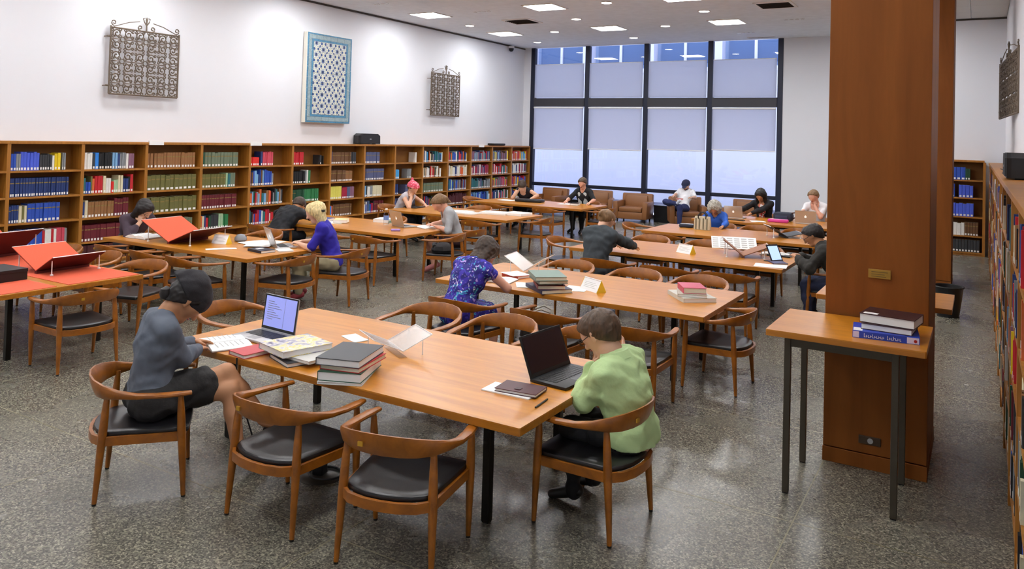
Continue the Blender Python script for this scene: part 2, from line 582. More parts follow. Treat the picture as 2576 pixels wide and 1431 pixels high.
def scroll_cell(w, h):
    b = MB()
    r = 0.0095
    for sx in (-1, 1):
        for sz in (-1, 1):
            b.tube(spiral(sx * w * 0.24, sz * h * 0.25, min(w, h) * 0.21, 1.4, PI / 2 * (1 - sx) + 0.4 * sz, sx * sz, 16), r * 1.3, 5)
            b.tube(spiral(sx * w * 0.40, sz * h * 0.10, min(w, h) * 0.09, 1.2, PI / 2 * (1 + sx), -sx * sz, 10), r * 1.1, 5)
            b.tube(spiral(sx * w * 0.10, sz * h * 0.42, min(w, h) * 0.09, 1.2, -sz * PI / 2, sx * sz, 10), r * 1.1, 5)
    b.tube([(0.11 * min(w, h) * math.cos(k * PI / 6), 0, 0.11 * min(w, h) * math.sin(k * PI / 6)) for k in range(12)], r, 5, closed=True)
    for sx in (-1, 1):
        for sz in (-1, 1):
            b.tube(spiral(sx * w * 0.13, sz * h * 0.14, min(w, h) * 0.10, 1.3, PI / 2 * (1 - sx), -sx * sz, 12), r, 5)
            b.tube(spiral(sx * w * 0.42, sz * h * 0.40, min(w, h) * 0.085, 1.3, PI / 2 * (1 + sx), sx * sz, 10), r, 5)
    b.tube([(-w * 0.5, 0, 0), (-w * 0.1, 0, 0)], r, 5).tube([(w * 0.1, 0, 0), (w * 0.5, 0, 0)], r, 5)
    return b


def grille(name, label, loc, rz, W_, H_, nx, nz, full_crest=True):
    t = tag(empty(name, loc, rz), label, 'iron grille')
    bar = 0.016
    for (a, b) in (((-W_ / 2, 0, 0), (-W_ / 2, 0, H_ + 0.03)), ((W_ / 2, 0, 0), (W_ / 2, 0, H_ + 0.03)), ((-W_ / 2, 0, 0), (W_ / 2, 0, 0)), ((-W_ / 2, 0, H_), (W_ / 2, 0, H_))):
        MB().tube([a, b], bar, 6).build('frame_bar', M_IRON, t)
    cw, ch = W_ / nx, H_ / nz
    me = scroll_cell(cw, ch).mesh('scroll_panel', M_IRON, True)
    for i in range(nx):
        for j in range(nz):
            link('scroll_panel', me, t, (-W_ / 2 + cw * (i + 0.5), 0, ch * (j + 0.5)))
    for sx in (-1, 1):
        MB().tube([(sx * W_ * 0.46, 0, H_ + 0.02), (sx * W_ * 0.25, 0, H_ + 0.13), (sx * W_ * 0.1, 0, H_ + 0.17)], 0.008, 6).build('crest_bar', M_IRON, t)
        MB().tube(spiral(sx * W_ * 0.46, H_ + 0.09, 0.055, 1.2, -PI / 2, sx, 14), 0.010, 6).build('crest_scroll', M_IRON, t, smooth=True)
        MB().tube(spiral(sx * W_ * 0.09, H_ + 0.06, 0.05, 1.2, -PI / 2, sx, 14), 0.011, 6).build('crest_scroll', M_IRON, t, smooth=True)
        MB().tube([(0, 0, H_ + 0.11), (sx * 0.05, 0, H_ + 0.18), (sx * 0.07, 0, H_ + 0.24), (sx * 0.035, 0, H_ + 0.25)], 0.010, 6).build('crest_leaf', M_IRON, t, smooth=True)
    MB().tube([(0, 0, H_), (0, 0, H_ + 0.14), (0, 0, H_ + 0.22), (0, 0, H_ + 0.27)], [0.015, 0.012, 0.022, 0.004], 8).build('finial', M_IRON, t, smooth=True)
    for z in (H_ * 0.12, H_ * 0.86):
        MB().tube([(-W_ / 2, 0, z), (-W_ / 2 - 0.06, 0, z)], 0.016, 8).tube([(-W_ / 2 - 0.06, 0, z), (-W_ / 2 - 0.06, 0.10, z)], 0.010, 6).build('hinge_pin', M_IRON, t)
        MB().tube([(W_ / 2, 0, z), (W_ / 2, 0.10, z)], 0.008, 6).build('standoff', M_IRON, t)
    return t


# local x runs along the wall, local y points into it
grille('window_grille', 'square wrought-iron scrollwork grille with scrolled crest, hung nearest the camera', (XW + 0.12, 8.87, 2.98), rad(90), 1.38, 1.19, 3, 3)
grille('window_grille', 'small wrought-iron grille with peaked crest hung near the window', (XW + 0.12, 18.38, 2.97), rad(90), 1.40, 1.20, 3, 4)
grille('window_grille', 'dark wrought-iron grille hung on the right-hand wall above the black speaker', (0.40, 15.4, 2.98), rad(-86.5), 3.0, 0.98, 5, 3)

pn = tag(empty('tile_panel', (XW + 0.03, 13.62, 2.61)), 'tall blue and white patterned tile panel in a white box frame', 'artwork')
pn.rotation_euler = (0, 0, rad(90))
PWd, PH = 1.48, 2.10
MB().box(-PWd / 2, PWd / 2, -0.12, 0.0, 0, PH, bev=0.006).build('backing_box', mat('panel_side_cream', '#ece9dc', 0.7), pn)


def mat_tiles():
    m = bpy.data.materials.new('iznik_tile_field')
    m.use_nodes = True
    nt = m.node_tree
    b = nt.nodes['Principled BSDF']
    tc = nt.nodes.new('ShaderNodeTexCoord')
    sx = nt.nodes.new('ShaderNodeSeparateXYZ')
    nt.links.new(tc.outputs['Object'], sx.inputs[0])

    def M1(op, a, c=None):
        n = nt.nodes.new('ShaderNodeMath')
        n.operation = op
        for i, q in enumerate((a, c)):
            if q is None:
                continue
            if isinstance(q, (int, float)):
                n.inputs[i].default_value = q
            else:
                nt.links.new(q, n.inputs[i])
        return n.outputs[0]
    X, Z = sx.outputs[0], sx.outputs[2]
    k = 2 * PI / 0.23
    w1 = M1('COSINE', M1('MULTIPLY', X, k))
    w2 = M1('COSINE', M1('MULTIPLY', M1('ADD', M1('MULTIPLY', X, 0.5), M1('MULTIPLY', Z, 0.866)), k))
    w3 = M1('COSINE', M1('MULTIPLY', M1('SUBTRACT', M1('MULTIPLY', X, 0.5), M1('MULTIPLY', Z, 0.866)), k))
    s1 = M1('ADD', M1('ADD', w1, w2), w3)
    k2 = k * 2.0
    v1 = M1('COSINE', M1('MULTIPLY', Z, k2 * 0.866))
    v2 = M1('COSINE', M1('MULTIPLY', X, k2))
    s2 = M1('MULTIPLY', v1, v2)
    tot = M1('ADD', s1, M1('MULTIPLY', s2, 1.3))
    mr = nt.nodes.new('ShaderNodeMapRange')
    mr.inputs['From Min'].default_value = -2.8
    mr.inputs['From Max'].default_value = 4.0
    nt.links.new(tot, mr.inputs['Value'])
    rp = nt.nodes.new('ShaderNodeValToRGB')
    rp.color_ramp.interpolation = 'CONSTANT'
    e = rp.color_ramp.elements
    e[0].position = 0
    e[0].color = hexc('#30508c')
    e[1].position = 0.22
    e[1].color = hexc('#dcdccb')
    for p_, c_ in ((0.36, '#cfd2c6'), (0.46, '#5f8cab'), (0.54, '#e3e2d4'), (0.66, '#3f5fa0'), (0.82, '#2c3a5c')):
        q = e.new(p_)
        q.color = hexc(c_)
    nt.links.new(mr.outputs[0], rp.inputs[0])
    nt.links.new(rp.outputs[0], b.inputs['Base Color'])
    b.inputs['Roughness'].default_value = 0.3
    return m


M_TILE = mat_tiles()
M_TBORD = mat('blue_tile_border', '#4f86a8', 0.3, var=0.5, vscale=26)
M_TBORD2 = mat('grey_tile_border', '#93a8ae', 0.3, var=0.45, vscale=34)
tw = (PWd - 0.40) / 4
th = (PH - 0.40) / 7
for i in range(4):
    for j in range(7):
        MB().box(-PWd / 2 + 0.20 + tw * i + 0.003, -PWd / 2 + 0.20 + tw * (i + 1) - 0.003, -0.132, -0.12, 0.20 + th * j + 0.003, 0.20 + th * (j + 1) - 0.003).build('tile', M_TILE, pn)


def border(inset, wd, m_, nx, nz):
    a, b = -PWd / 2 + inset, PWd / 2 - inset
    c, d = inset, PH - inset
    for i in range(nx):
        s_ = (b - a) / nx
        for z0 in (c, d - wd):
            MB().box(a + s_ * i + 0.002, a + s_ * (i + 1) - 0.002, -0.130, -0.12, z0, z0 + wd).build('border_tile', m_, pn)
    for i in range(nz):
        s_ = (d - c - 2 * wd) / nz
        for x0 in (a, b - wd):
            MB().box(x0, x0 + wd, -0.130, -0.12, c + wd + s_ * i + 0.002, c + wd + s_ * (i + 1) - 0.002).build('border_tile', m_, pn)


border(0.01, 0.035, M_TBORD, 6, 8)
border(0.05, 0.09, M_TBORD2, 6, 8)
border(0.145, 0.05, M_TBORD, 6, 8)

# ---------------------------------------------------------------- bookcases
BAY = 1.184
BY0 = 6.45 - BAY
SHELF_Z = [1.645, 1.225, 0.81, 0.40, 0.07]
HC = 2.12
T_UP = 0.055
M_BACK = mat('bookcase_back', '#87581f', 0.6, var=0.1)
up_me = MB().box(0, XB - XW, -T_UP / 2, T_UP / 2, 0, HC - 0.045).mesh('upright', W_CASE_V)
ORD = ['first', 'second', 'third', 'fourth', 'fifth', 'sixth', 'seventh', 'eighth', 'ninth', 'tenth', 'eleventh', 'twelfth', 'thirteenth', 'fourteenth', 'fifteenth', 'sixteenth']


def bookcase(label, loc, rz, width, depth, shelves, h, group, last=False):
    """Local x runs along the shelf, local -y is the open front, y=0 front plane."""
    t = tag(empty('bookcase', loc, rz), label, 'bookcase', group)
    MB().box(T_UP / 2, width - T_UP / 2, depth - 0.02, depth - 0.005, 0.06, h - 0.045).build('back_panel', M_BACK, t)
    MB().box(0, width, -0.012, depth, h - 0.045, h, bev=0.004).build('top_board', W_CASE, t)
    MB().box(-T_UP / 2, T_UP / 2, 0, depth, 0, h - 0.046).build('upright', W_CASE_V, t)
    if last:
        MB().box(width - T_UP / 2, width + T_UP / 2, 0, depth, 0, h - 0.046).build('upright', W_CASE_V, t)
    for z in shelves:
        MB().box(T_UP / 2, width - T_UP / 2, 0.004, depth - 0.02, z - 0.032, z).build('shelf', W_CASE, t)
    MB().box(T_UP / 2, width - T_UP / 2, 0.03, 0.05, 0, shelves[-1] - 0.033).build('plinth', W_CASE, t)
    return t


NB = 15
for k in range(NB):
    d_ = f'open oak bookcase on the long white wall, {ORD[k]} from the left edge of the photo' if k < NB - 1 else 'open oak bookcase at the corner beside the window'
    bookcase(d_, (XB, BY0 + k * BAY, 0), rad(90), BAY, XB - XW - 0.01, SHELF_Z, HC, 'bookcases along the left wall', k == NB - 1)
# right aisle: fronts face -x, local x runs towards the camera
RB = 1.18
RSH = [1.68, 1.31, 0.94, 0.57, 0.20]
RN = 14
for k in range(RN):
    bookcase(f'tall bookcase on the right aisle wall, {ORD[k]} from the aisle end', (XRB, YFB - 0.02 - k * RB, 0), rad(-90), RB, XR - XRB - 0.01, RSH, 2.12, 'bookcases along the right aisle', k == RN - 1)
FSH = [1.71, 1.31, 0.88, 0.45, 0.08]
FX0 = -1.06
bookcase('bookcase of blue volumes across the end of the aisle', (FX0, YFB, 0), 0, 1.16, YF - YFB - 0.01, FSH, 2.16, 'bookcases across the aisle end', True)

# ---------------------------------------------------------------- books on the shelves
PAL = {
    'navy': '#243a72', 'royal blue': '#2a50b4', 'violet blue': '#4a62d8', 'bright blue': '#2f86e0', 'light blue': '#7fb0d8', 'dark grey': '#35373b', 'black': '#17181b',
    'grey': '#8b8f92', 'white': '#e8e6e0', 'cream': '#ddd3b0', 'yellow': '#eccb1e', 'pale yellow': '#e6dc62', 'red': '#c4202c', 'crimson': '#a31c3a', 'rose red': '#cf4a5c',
    'maroon': '#6a1a26', 'dark maroon': '#4f2024', 'tan': '#94663c', 'brown': '#6c4a2c', 'olive': '#6d6a38', 'grey green': '#6f7d66', 'green': '#2f7a48', 'dark green': '#1f4c34',
    'pale green': '#a8c8a0', 'teal': '#2d6f74', 'orange': '#dc6a34', 'mauve': '#8a6076', 'slate blue': '#565c80', 'scarlet': '#e02a22', 'sky': '#45a4de',
}
BM = {k: mat('book_' + k.replace(' ', '_'), v, 0.55, var=0.12, vscale=30) for k, v in PAL.items()}
M_GOLD = mat('gilt_title', '#8f7a44', 0.5, metal=0.2)
MIXA = ['navy', 'red', 'white', 'cream', 'black', 'royal blue', 'teal', 'orange', 'dark green', 'grey', 'crimson', 'light blue', 'tan', 'yellow', 'mauve', 'dark grey']
MIXB = ['white', 'cream', 'white', 'red', 'grey', 'navy', 'cream', 'black', 'royal blue', 'teal', 'dark green', 'rose red']
MIXC = ['navy', 'slate blue', 'black', 'red', 'royal blue', 'teal', 'crimson', 'white', 'light blue', 'orange']
MIXD = ['brown', 'maroon', 'dark green', 'black', 'cream', 'tan', 'red', 'white', 'grey', 'navy', 'olive', 'dark grey', 'royal blue']


def mix(pal, n, t=0.04, h=0.27):
    return ('mix', pal, n, t, h)


def run(c, n, t=0.045, h=0.27):
    return ('run', c, n, t, h)


def gap(w):
    return ('gap', w)


SPEC = {}
S_ = SPEC
S_[0] = [[mix(MIXB, 22)], [run('teal', 8), mix(MIXA, 14)], [mix(MIXA, 22)], [run('slate blue', 20)], [mix(MIXA, 20)]]
S_[1] = [[run('royal blue', 2), run('grey', 2, .035), run('violet blue', 6, .05, .29), run('dark grey', 5, .04, .26), run('white', 1, .04, .24), run('yellow', 2, .05, .28), gap(.03), run('grey', 2, .03, .29)],
         [run('navy', 23, .041, .30)],
         [run('navy', 4, .04, .28), run('cream', 1, .05, .26), run('olive', 1, .04, .26), run('cream', 1), run('royal blue', 8, .066, .30)],
         [run('royal blue', 11, .05, .29), run('red', 1, .04, .25), run('white', 2, .05, .27), run('red', 1, .04), run('white', 1, .04), run('rose red', 3, .045, .28), run('grey', 1)],
         [mix(MIXC, 20)]]
S_[2] = [[run('white', 3, .05, .28), run('dark grey', 1, .05), run('bright blue', 1, .065, .28), run('black', 5, .05, .28), run('light blue', 2, .045, .28), run('navy', 1), run('grey', 3, .04, .28), run('white', 1), run('mauve', 2, .055, .27)],
         [run('teal', 1), run('royal blue', 2, .04, .2), run('olive', 1, .03, .3), run('orange', 1, .05, .25), run('red', 3, .05, .30), run('cream', 1, .05, .3), run('white', 2, .045, .25), run('scarlet', 1, .05, .2), run('pale green', 2, .04, .22), run('cream', 2, .045, .29), run('navy', 2, .05, .24), run('black', 1), run('red', 1, .055, .31)],
         [run('navy', 1), run('cream', 1, .055, .30), run('tan', 8, .06, .27), run('maroon', 5, .055, .31)],
         [run('maroon', 18, .055, .28)], [run('dark maroon', 18, .055, .27)]]
S_[3] = [[run('tan', 2, .055), gap(.03), run('tan', 14, .062, .28)], [run('olive', 11, .098, .28)], [run('olive', 11, .098, .28)], [run('grey green', 11, .09, .27)], [run('dark green', 18)]]
S_[4] = [[run('dark green', 1, .06, .29), run('grey green', 11, .072, .28)], [run('olive', 8, .072, .27), run('pale green', 1, .05, .28), run('teal', 1, .06, .28), run('grey green', 2, .06, .29)], [run('maroon', 14, .062, .27)],
         [run('orange', 1), run('cream', 1), run('navy', 1), run('red', 1, .06, .23), run('dark green', 1, .05, .27), run('dark grey', 3, .06, .28), run('pale green', 2, .05, .29), run('green', 3, .045, .27)], [mix(MIXA, 14)]]
S_[5] = [[run('scarlet', 4, .06, .18), gap(.04), run('navy', 1, .06, .3), run('rose red', 5, .055, .29)], [mix(['royal blue', 'navy', 'teal', 'light blue', 'brown', 'grey', 'tan'], 14, .048, .29)], [mix(MIXA, 20, .046, .29)], [mix(MIXC, 14, .045)], [mix(MIXA, 16)]]
S_[6] = [[run('red', 5, .062, .28), gap(.52), run('dark grey', 1, .04, .22)], [run('black', 6, .062, .27), run('grey', 1, .04), run('white', 1, .05, .3), run('green', 1, .06, .29)], [run('dark green', 6, .06, .27), run('green', 8, .055, .28)], [run('crimson', 3, .1, .2), run('light blue', 4, .08, .2)], [mix(MIXB, 12)]]
S_[7] = [[run('navy', 1, .05, .3), run('brown', 11, .056, .28), run('dark grey', 3, .06, .28)], [run('brown', 9, .056, .27), run('tan', 4, .058, .25)], [run('pale yellow', 6, .068, .30), run('crimson', 3, .06, .27), run('slate blue', 2, .05), run('mauve', 3, .045, .28)], [run('bright blue', 1, .06, .25), run('orange', 1, .06, .26), run('brown', 11, .058, .28)], [mix(MIXD, 18)]]
S_[8] = [[run('slate blue', 10, .056, .28)], [run('slate blue', 13, .057, .28)], [run('light blue', 2, .04, .27), run('black', 1), run('white', 2, .05, .25), run('grey', 2, .05, .26), run('cream', 7, .05, .27)], [mix(MIXC, 8, .05), run('maroon', 6, .06, .29)], [mix(MIXD, 16)]]
S_[9] = [[gap(.86), run('white', 1, .05, .27)], [run('sky', 3, .06, .24), gap(.36), run('grey', 3, .05, .25)], [run('navy', 3, .05), gap(.3), run('slate blue', 7, .055, .24)], [mix(MIXC, 15)], [mix(MIXD, 16)]]
S_[10] = [[mix(['teal', 'sky', 'cream', 'white', 'black', 'navy', 'orange', 'slate blue'], 21)], [mix(MIXB[:4] + ['cream', 'tan', 'cream', 'black'], 19, .046)], [run('grey green', 17, .057, .25)], [mix(MIXD, 17)], [mix(MIXD, 17)]]
for k, pals in {11: (MIXC + ['orange', 'yellow', 'red'], ['white', 'cream', 'white', 'red', 'cream', 'orange', 'navy'], ['pale green', 'royal blue', 'black', 'grey', 'maroon', 'teal'], ['dark maroon'], MIXD),
                12: (['grey', 'navy', 'mauve', 'red', 'light blue', 'teal'], ['crimson', 'navy', 'white', 'slate blue', 'mauve'], ['teal', 'slate blue', 'grey', 'black'], ['royal blue', 'light blue', 'navy', 'white'], MIXD),
                13: (['mauve', 'brown', 'slate blue', 'yellow', 'light blue'], ['white', 'red', 'grey', 'orange', 'dark grey', 'teal'], ['mauve', 'crimson', 'grey green', 'rose red', 'yellow'], ['dark green', 'navy', 'rose red', 'white'], MIXD),
                14: (['yellow', 'light blue', 'red', 'sky', 'orange', 'slate blue', 'white'], ['white', 'grey', 'teal', 'white', 'crimson', 'navy'], ['yellow', 'royal blue', 'red', 'slate blue', 'red'], MIXA, MIXD)}.items():
    S_[k] = [[mix(list(p_), 22, .045, .28)] for p_ in pals]

BOOKS = []       # (x, y, z, rz, t, h, d, colour, lean, where)
rng = random.Random(7)
SHN = ['top', 'second', 'third', 'fourth', 'bottom']


def fill(spec, place, x0, width, z, maxh, where, depth=0.21, jit=0.018):
    """place(local_x) -> world base point of a book's spine corner and rotation."""
    x = x0
    for seg in spec:
        if seg[0] == 'gap':
            x += seg[1]
            continue
        _, c, n, t, h = seg
        for q in range(n):
            col = rng.choice(c) if seg[0] == 'mix' else c
            tt = t * (rng.uniform(0.6, 1.45) if seg[0] == 'mix' else rng.uniform(0.94, 1.06))
            hh = min(maxh, h * (rng.uniform(0.78, 1.16) if seg[0] == 'mix' else rng.uniform(0.985, 1.015)))
            if x + tt > x0 + width:
                return
            px, py, rz = place(x, rng.uniform(0.012, 0.012 + jit))
            BOOKS.append((px, py, z, rz, tt - 0.002, hh, depth * rng.uniform(0.9, 1.1), col, where, seg[0] == 'run' and n >= 4))
            x += tt


BAYN = ['partly cut off at the left edge of the photo', 'first whole bookcase at the left', 'second whole bookcase from the left', 'third whole bookcase from the left', 'fourth whole bookcase from the left', 'fifth whole bookcase from the left', 'sixth whole bookcase from the left', 'bookcase just left of the black speaker', 'bookcase under the black speaker', 'nearly empty bookcase behind the pink headband', 'bookcase behind the grey-shirted reader',
        'fourth bookcase from the window', 'third bookcase from the window', 'second bookcase from the window', 'bookcase touching the window']
for k in range(NB):
    y0 = BY0 + k * BAY + T_UP / 2 + 0.012
    for s in range(5):
        if s == 4 and k in (3, 4, 5, 6, 7, 8):
            continue
        top = (HC - 0.045) if s == 0 else SHELF_Z[s - 1] - 0.032
        sp = S_[k][s]
        fill(sp, lambda lx, rec, y0=y0: (XB - rec - 0.01, y0 + lx, rad(90)), 0.0, BAY - T_UP - 0.03, SHELF_Z[s], top - SHELF_Z[s] - 0.03, (0, k, s), 0.22, 0.022)
rng2 = random.Random(11)
for k in range(RN):
    ytop = YFB - 0.02 - k * RB - T_UP / 2 - 0.012
    for s in range(5):
        top = (2.12 - 0.045) if s == 0 else RSH[s - 1] - 0.032
        pal = rng2.choice([MIXD, MIXD, MIXA, MIXB])
        sp = [mix(pal, rng2.randint(14, 26), rng2.uniform(.036, .055), .27)]
        fill(sp, lambda lx, rec, yt=ytop: (XRB + rec - 0.012, yt - lx, rad(-90)), 0.0, RB - T_UP - 0.03, RSH[s], top - RSH[s] - 0.02, (1, k, s), 0.22, 0.05)
FS = [[run('royal blue', 3, .08, .29), run('navy', 1, .05), run('royal blue', 3, .085, .29), run('dark green', 2, .05, .26)],
      [run('royal blue', 4, .085, .29), gap(.08), run('violet blue', 4, .07, .28)],
      [run('violet blue', 10, .07, .29)],
      [run('slate blue', 2, .06, .28), run('white', 6, .07, .28), run('brown', 6, .055, .3)],
      [run('dark green', 2, .06), run('dark grey', 12, .06, .27)]]
for s in range(5):
    top = 2.11 if s == 0 else FSH[s - 1] - 0.032
    fill(FS[s], lambda lx, rec: (FX0 + 0.25 + lx, YFB + rec, 0.0), 0.0, 0.85, FSH[s], top - FSH[s] - 0.02, (2, 0, s))


def book_mesh(t, h, d):
    b = MB()
    c = 0.0035
    ring = [(0, d), (0, 0.006), (0.2 * t, 0), (0.8 * t, 0), (t, 0.006), (t, d), (t - c, d), (t - c, 0.009), (c, 0.009), (c, d)]
    n = len(ring)
    vs_ = [(p[0], p[1], 0) for p in ring] + [(p[0], p[1], h) for p in ring]
    fs = [(i, (i + 1) % n, n + (i + 1) % n, n + i) for i in range(n)]
    fs += [tuple(n + i for i in (0, 1, 8, 9)), tuple(n + i for i in (1, 2, 3, 4, 7, 8)), tuple(n + i for i in (4, 5, 6, 7))]
    b.add(vs_, fs, 0)
    b.box(c, t - c, 0.009, d - 0.004, 0.003, h - 0.005, 1)
    return b


MESH_CACHE = {}


def shelf_book(bk):
    px, py, z, rz, t, h, d, col, where, is_set = bk
    kt, kh = round(t / 0.006), round(h / 0.015)
    t, h = kt * 0.006, kh * 0.015
    key = (kt, kh)
    if key not in MESH_CACHE:
        MESH_CACHE[key] = (book_mesh(t, h, 0.21).mesh('book', [BM['navy'], M_CREAM]), MB().box(0.2 * t, 0.8 * t, -0.0015, 0.002, 0.012, 0.05).mesh('spine_label', M_PAPER), MB().box(0.1 * t, 0.9 * t, -0.001, 0.002, h * 0.70, h * 0.76).mesh('title_band', M_GOLD))
    o = link('book', MESH_CACHE[key][0], None, (px, py, z), rz)
    o.material_slots[0].link = 'OBJECT'
    o.material_slots[0].material = BM[col]
    link('spine_label', MESH_CACHE[key][1], o)
    if is_set and col in ('tan', 'olive', 'maroon', 'grey green', 'brown', 'navy', 'royal blue', 'dark green', 'slate blue'):
        link('title_band', MESH_CACHE[key][2], o)
    side, k, s = where
    if side == 0:
        w = f'{SHN[s]} shelf, {BAYN[k]}'
    elif side == 1:
        w = f'{SHN[s]} shelf, {ORD[k]} right aisle bookcase from the end'
    else:
        w = f'{SHN[s]} shelf of the bookcase across the aisle end'
    lab = f'{col} book on the {w}'
    tag(o, lab, 'book', 'books: ' + lab)
    return o


def px_of(P):
    d_ = Vector(P) - CAM
    z_ = d_.dot(_f)
    if z_ < 0.1:
        return None
    return 1288 + F_PX * d_.dot(_r) / z_, 300.94 - F_PX * d_.dot(_u) / z_, z_


scored = []
for i, bk in enumerate(BOOKS):
    px, py, z, rz, t, h, d, col, where, st = bk
    q = px_of((px, py, z + h / 2))
    vis = 0
    if q and -5 < q[0] < 2581 and 0 < q[1] < 1440:
        nrm = Vector((math.sin(rz), -math.cos(rz), 0))
        v = (CAM - Vector((px, py, z + h / 2))).normalized()
        vis = max(0.0, nrm.dot(v)) * t * h * F_PX ** 2 / q[2] ** 2
        if where[0] == 0 and where[2] == 4:
            vis *= 0.02
        if where[0] == 0 and where[2] == 3:
            vis *= 0.5
    scored.append((vis, i))
scored.sort(reverse=True)
single = set(i for v, i in scored[:300])
rest = MB()
rest_cols = list(PAL)
for i, bk in enumerate(BOOKS):
    if i in single:
        shelf_book(bk)
        continue
    px, py, z, rz, t, h, d, col, where, st = bk
    q = px_of((px, py, z))
    if q is None or q[0] > 2700 or (where[0] == 1 and py < 2.5):
        continue
    M_ = Matrix.Translation((px, py, z)) @ Matrix.Rotation(rz, 4, 'Z')
    rest.box(0, t, 0, d, 0, h, rest_cols.index(col), M_)
    rest.box(0.2 * t, 0.8 * t, -0.0015, 0.002, 0.012, 0.05, len(rest_cols), M_)
    if st and col in ('tan', 'olive', 'maroon', 'brown', 'slate blue', 'grey green'):
        rest.box(0.1 * t, 0.9 * t, -0.001, 0.002, h * 0.70, h * 0.76, len(rest_cols) + 1, M_)
tag(rest.build('books', [BM[c] for c in rest_cols] + [M_PAPER, M_GOLD]), 'rows of mixed books with white spine labels filling the farther shelves', 'books', kind='stuff')

# white shelf-range signs on top of the cases
for y_, l_ in ((9.0, 'small white range sign on the bookcase top under the first iron grille'), (11.32, 'small white range sign on the bookcase top left of the tile panel'), (20.0, 'small white range sign on the bookcase top near the window')):
    t = tag(empty('range_sign', (XB, y_, HC)), l_, 'sign', 'bookcase range signs')
    MB().box(-0.02, 0.016, -0.15, 0.15, -0.05, 0.03, bev=0.003).build('card', M_WHITE, t)
    MB().box(-0.05, 0.0, -0.13, 0.13, -0.004, 0.006).build('clip', M_SILVER, t)


def bookend(label, x, y, z, rz):
    t = tag(empty('bookend', (x, y, z), rz), label, 'bookend', 'metal bookends')
    MB().box(-0.06, 0.06, -0.002, 0.002, 0, 0.2, bev=0.001).build('upright_plate', MATS['grey_brown_steel'], t)
    MB().box(-0.06, 0.06, -0.1, 0.0, 0, 0.004).build('foot_plate', MATS['grey_brown_steel'], t)


bookend('grey metal bookend at the right of the sparse top shelf with red volumes', XB - 0.09, BY0 + 6 * BAY + 0.98, SHELF_Z[0], 0)
bookend('grey metal bookend on the nearly empty shelf with sky blue books', XB - 0.09, BY0 + 9 * BAY + 0.72, SHELF_Z[1], 0)


def speaker(label, loc, rz, s=1.0):
    t = tag(empty('loudspeaker', loc, rz), label, 'speaker', 'black loudspeakers')
    w, h, d = 0.40 * s, 0.27 * s, 0.25 * s
    prof = [(-w, 0.015), (-w * 0.98, h * 0.8), (-w * 0.75, h), (w * 0.75, h), (w * 0.98, h * 0.8), (w, 0.015)]
    b = MB()
    b.loft([[Vector((p[0] * k_, yy, p[1])) for p in prof] for yy, k_ in ((d / 2, 0.85), (-d * 0.35, 1.0), (-d / 2, 0.97))])
    b.build('cabinet', M_BLACK, t)
    b = MB()
    b.loft([[Vector((p[0] * k_, yy, 0.02 + p[1] * 0.9)) for p in prof] for yy, k_ in ((-d / 2, 0.92), (-d / 2 - 0.015, 0.88))])
    b.build('mesh_front', mat('speaker_mesh', '#22242a', 0.8, bump=0.3, bscale=400), t)
    MB().box(-0.03 * s, 0.03 * s, -d / 2 - 0.018, -d / 2 - 0.014, h * 0.45, h * 0.53).build('badge', M_SILVER, t)
    for sx in (-1, 1):
        MB().box(sx * w * 0.7 - 0.02, sx * w * 0.7 + 0.02, -0.05, 0.05, 0, 0.02).build('foot', M_DARK, t)
    return t


speaker('black loudspeaker lying on top of the left-wall bookcases', (XB - 0.2, 15.0, HC), rad(90))
speaker('black loudspeaker on the right aisle bookcase top', (XR - 0.16, 9.1, 2.12), rad(-90), 0.95)
t = tag(empty('loudspeaker', (XB - 0.2, 21.2, HC), rad(90)), 'flat black box on the bookcase top beside the window', 'speaker')
MB().box(-0.36, 0.36, -0.12, 0.12, 0.008, 0.07, bev=0.02).build('cabinet', M_BLACK, t)
MB().box(-0.3, 0.3, -0.1, 0.1, 0, 0.012).build('base_pad', M_DARK, t)
t = tag(empty('cable', (0.3, 10.6, 2.125)), 'thin black speaker cable lying along the right aisle bookcase top', 'cable')
MB().tube([(-0.05, -0.9, 0), (0.02, -0.3, 0.0), (-0.06, 0.5, 0), (0.03, 1.6, 0), (-0.03, 3.0, 0)], 0.008, 6).build('cord', M_BLACK, t)

# ---------------------------------------------------------------- pillars
def pillar(label, x0, x1, y0, y1, front=True):
    t = struct(empty('pillar', ((x0 + x1) / 2, (y0 + y1) / 2, 0)))
    t['label'] = label
    hx, hy = (x1 - x0) / 2, (y1 - y0) / 2
    MB().box(-hx, hx, -hy, hy, 0.115, ZC, bev=0.004).build('panel', W_PILLAR, t)
    MB().box(-hx - 0.004, hx + 0.004, -hy - 0.004, hy + 0.004, 0, 0.108, bev=0.003).build('base_board', W_PILLAR, t)
    return t


p1 = pillar('wide wood-clad pillar behind the standing table', -1.0, -0.3, 6.40, 7.38)
MB().box(-0.052 - 0.075 + 0.075, 0.1, -0.505, -0.488, 1.42, 1.485, bev=0.002).build('plaque', mat('brass_plaque', '#b08a3e', 0.35, metal=0.7), p1)
MB().box(-0.03, 0.08, -0.507, -0.504, 1.465, 1.47).box(-0.03, 0.06, -0.507, -0.504, 1.448, 1.452).box(-0.03, 0.07, -0.507, -0.504, 1.432, 1.436).build('plaque_lettering', mat('engraving', '#6b5224', 0.6), p1)
ol = MB().box(-0.10, 0.05, -0.50, -0.488, 0.185, 0.245, bev=0.003).build('outlet_plate', mat('bronze_plate', '#4a3a2c', 0.4, metal=0.4), p1)
MB().lathe([(0.001, 0.006), (0.02, 0.006), (0.02, 0)], 14, M=Matrix.Translation((-0.02, -0.5, 0.215)) @ Matrix.Rotation(rad(90), 4, 'X')).build('outlet_socket', M_SILVER, p1)
pillar('narrow wood-clad pillar farther down the right aisle', -1.12, -0.40, 15.5, 16.5)

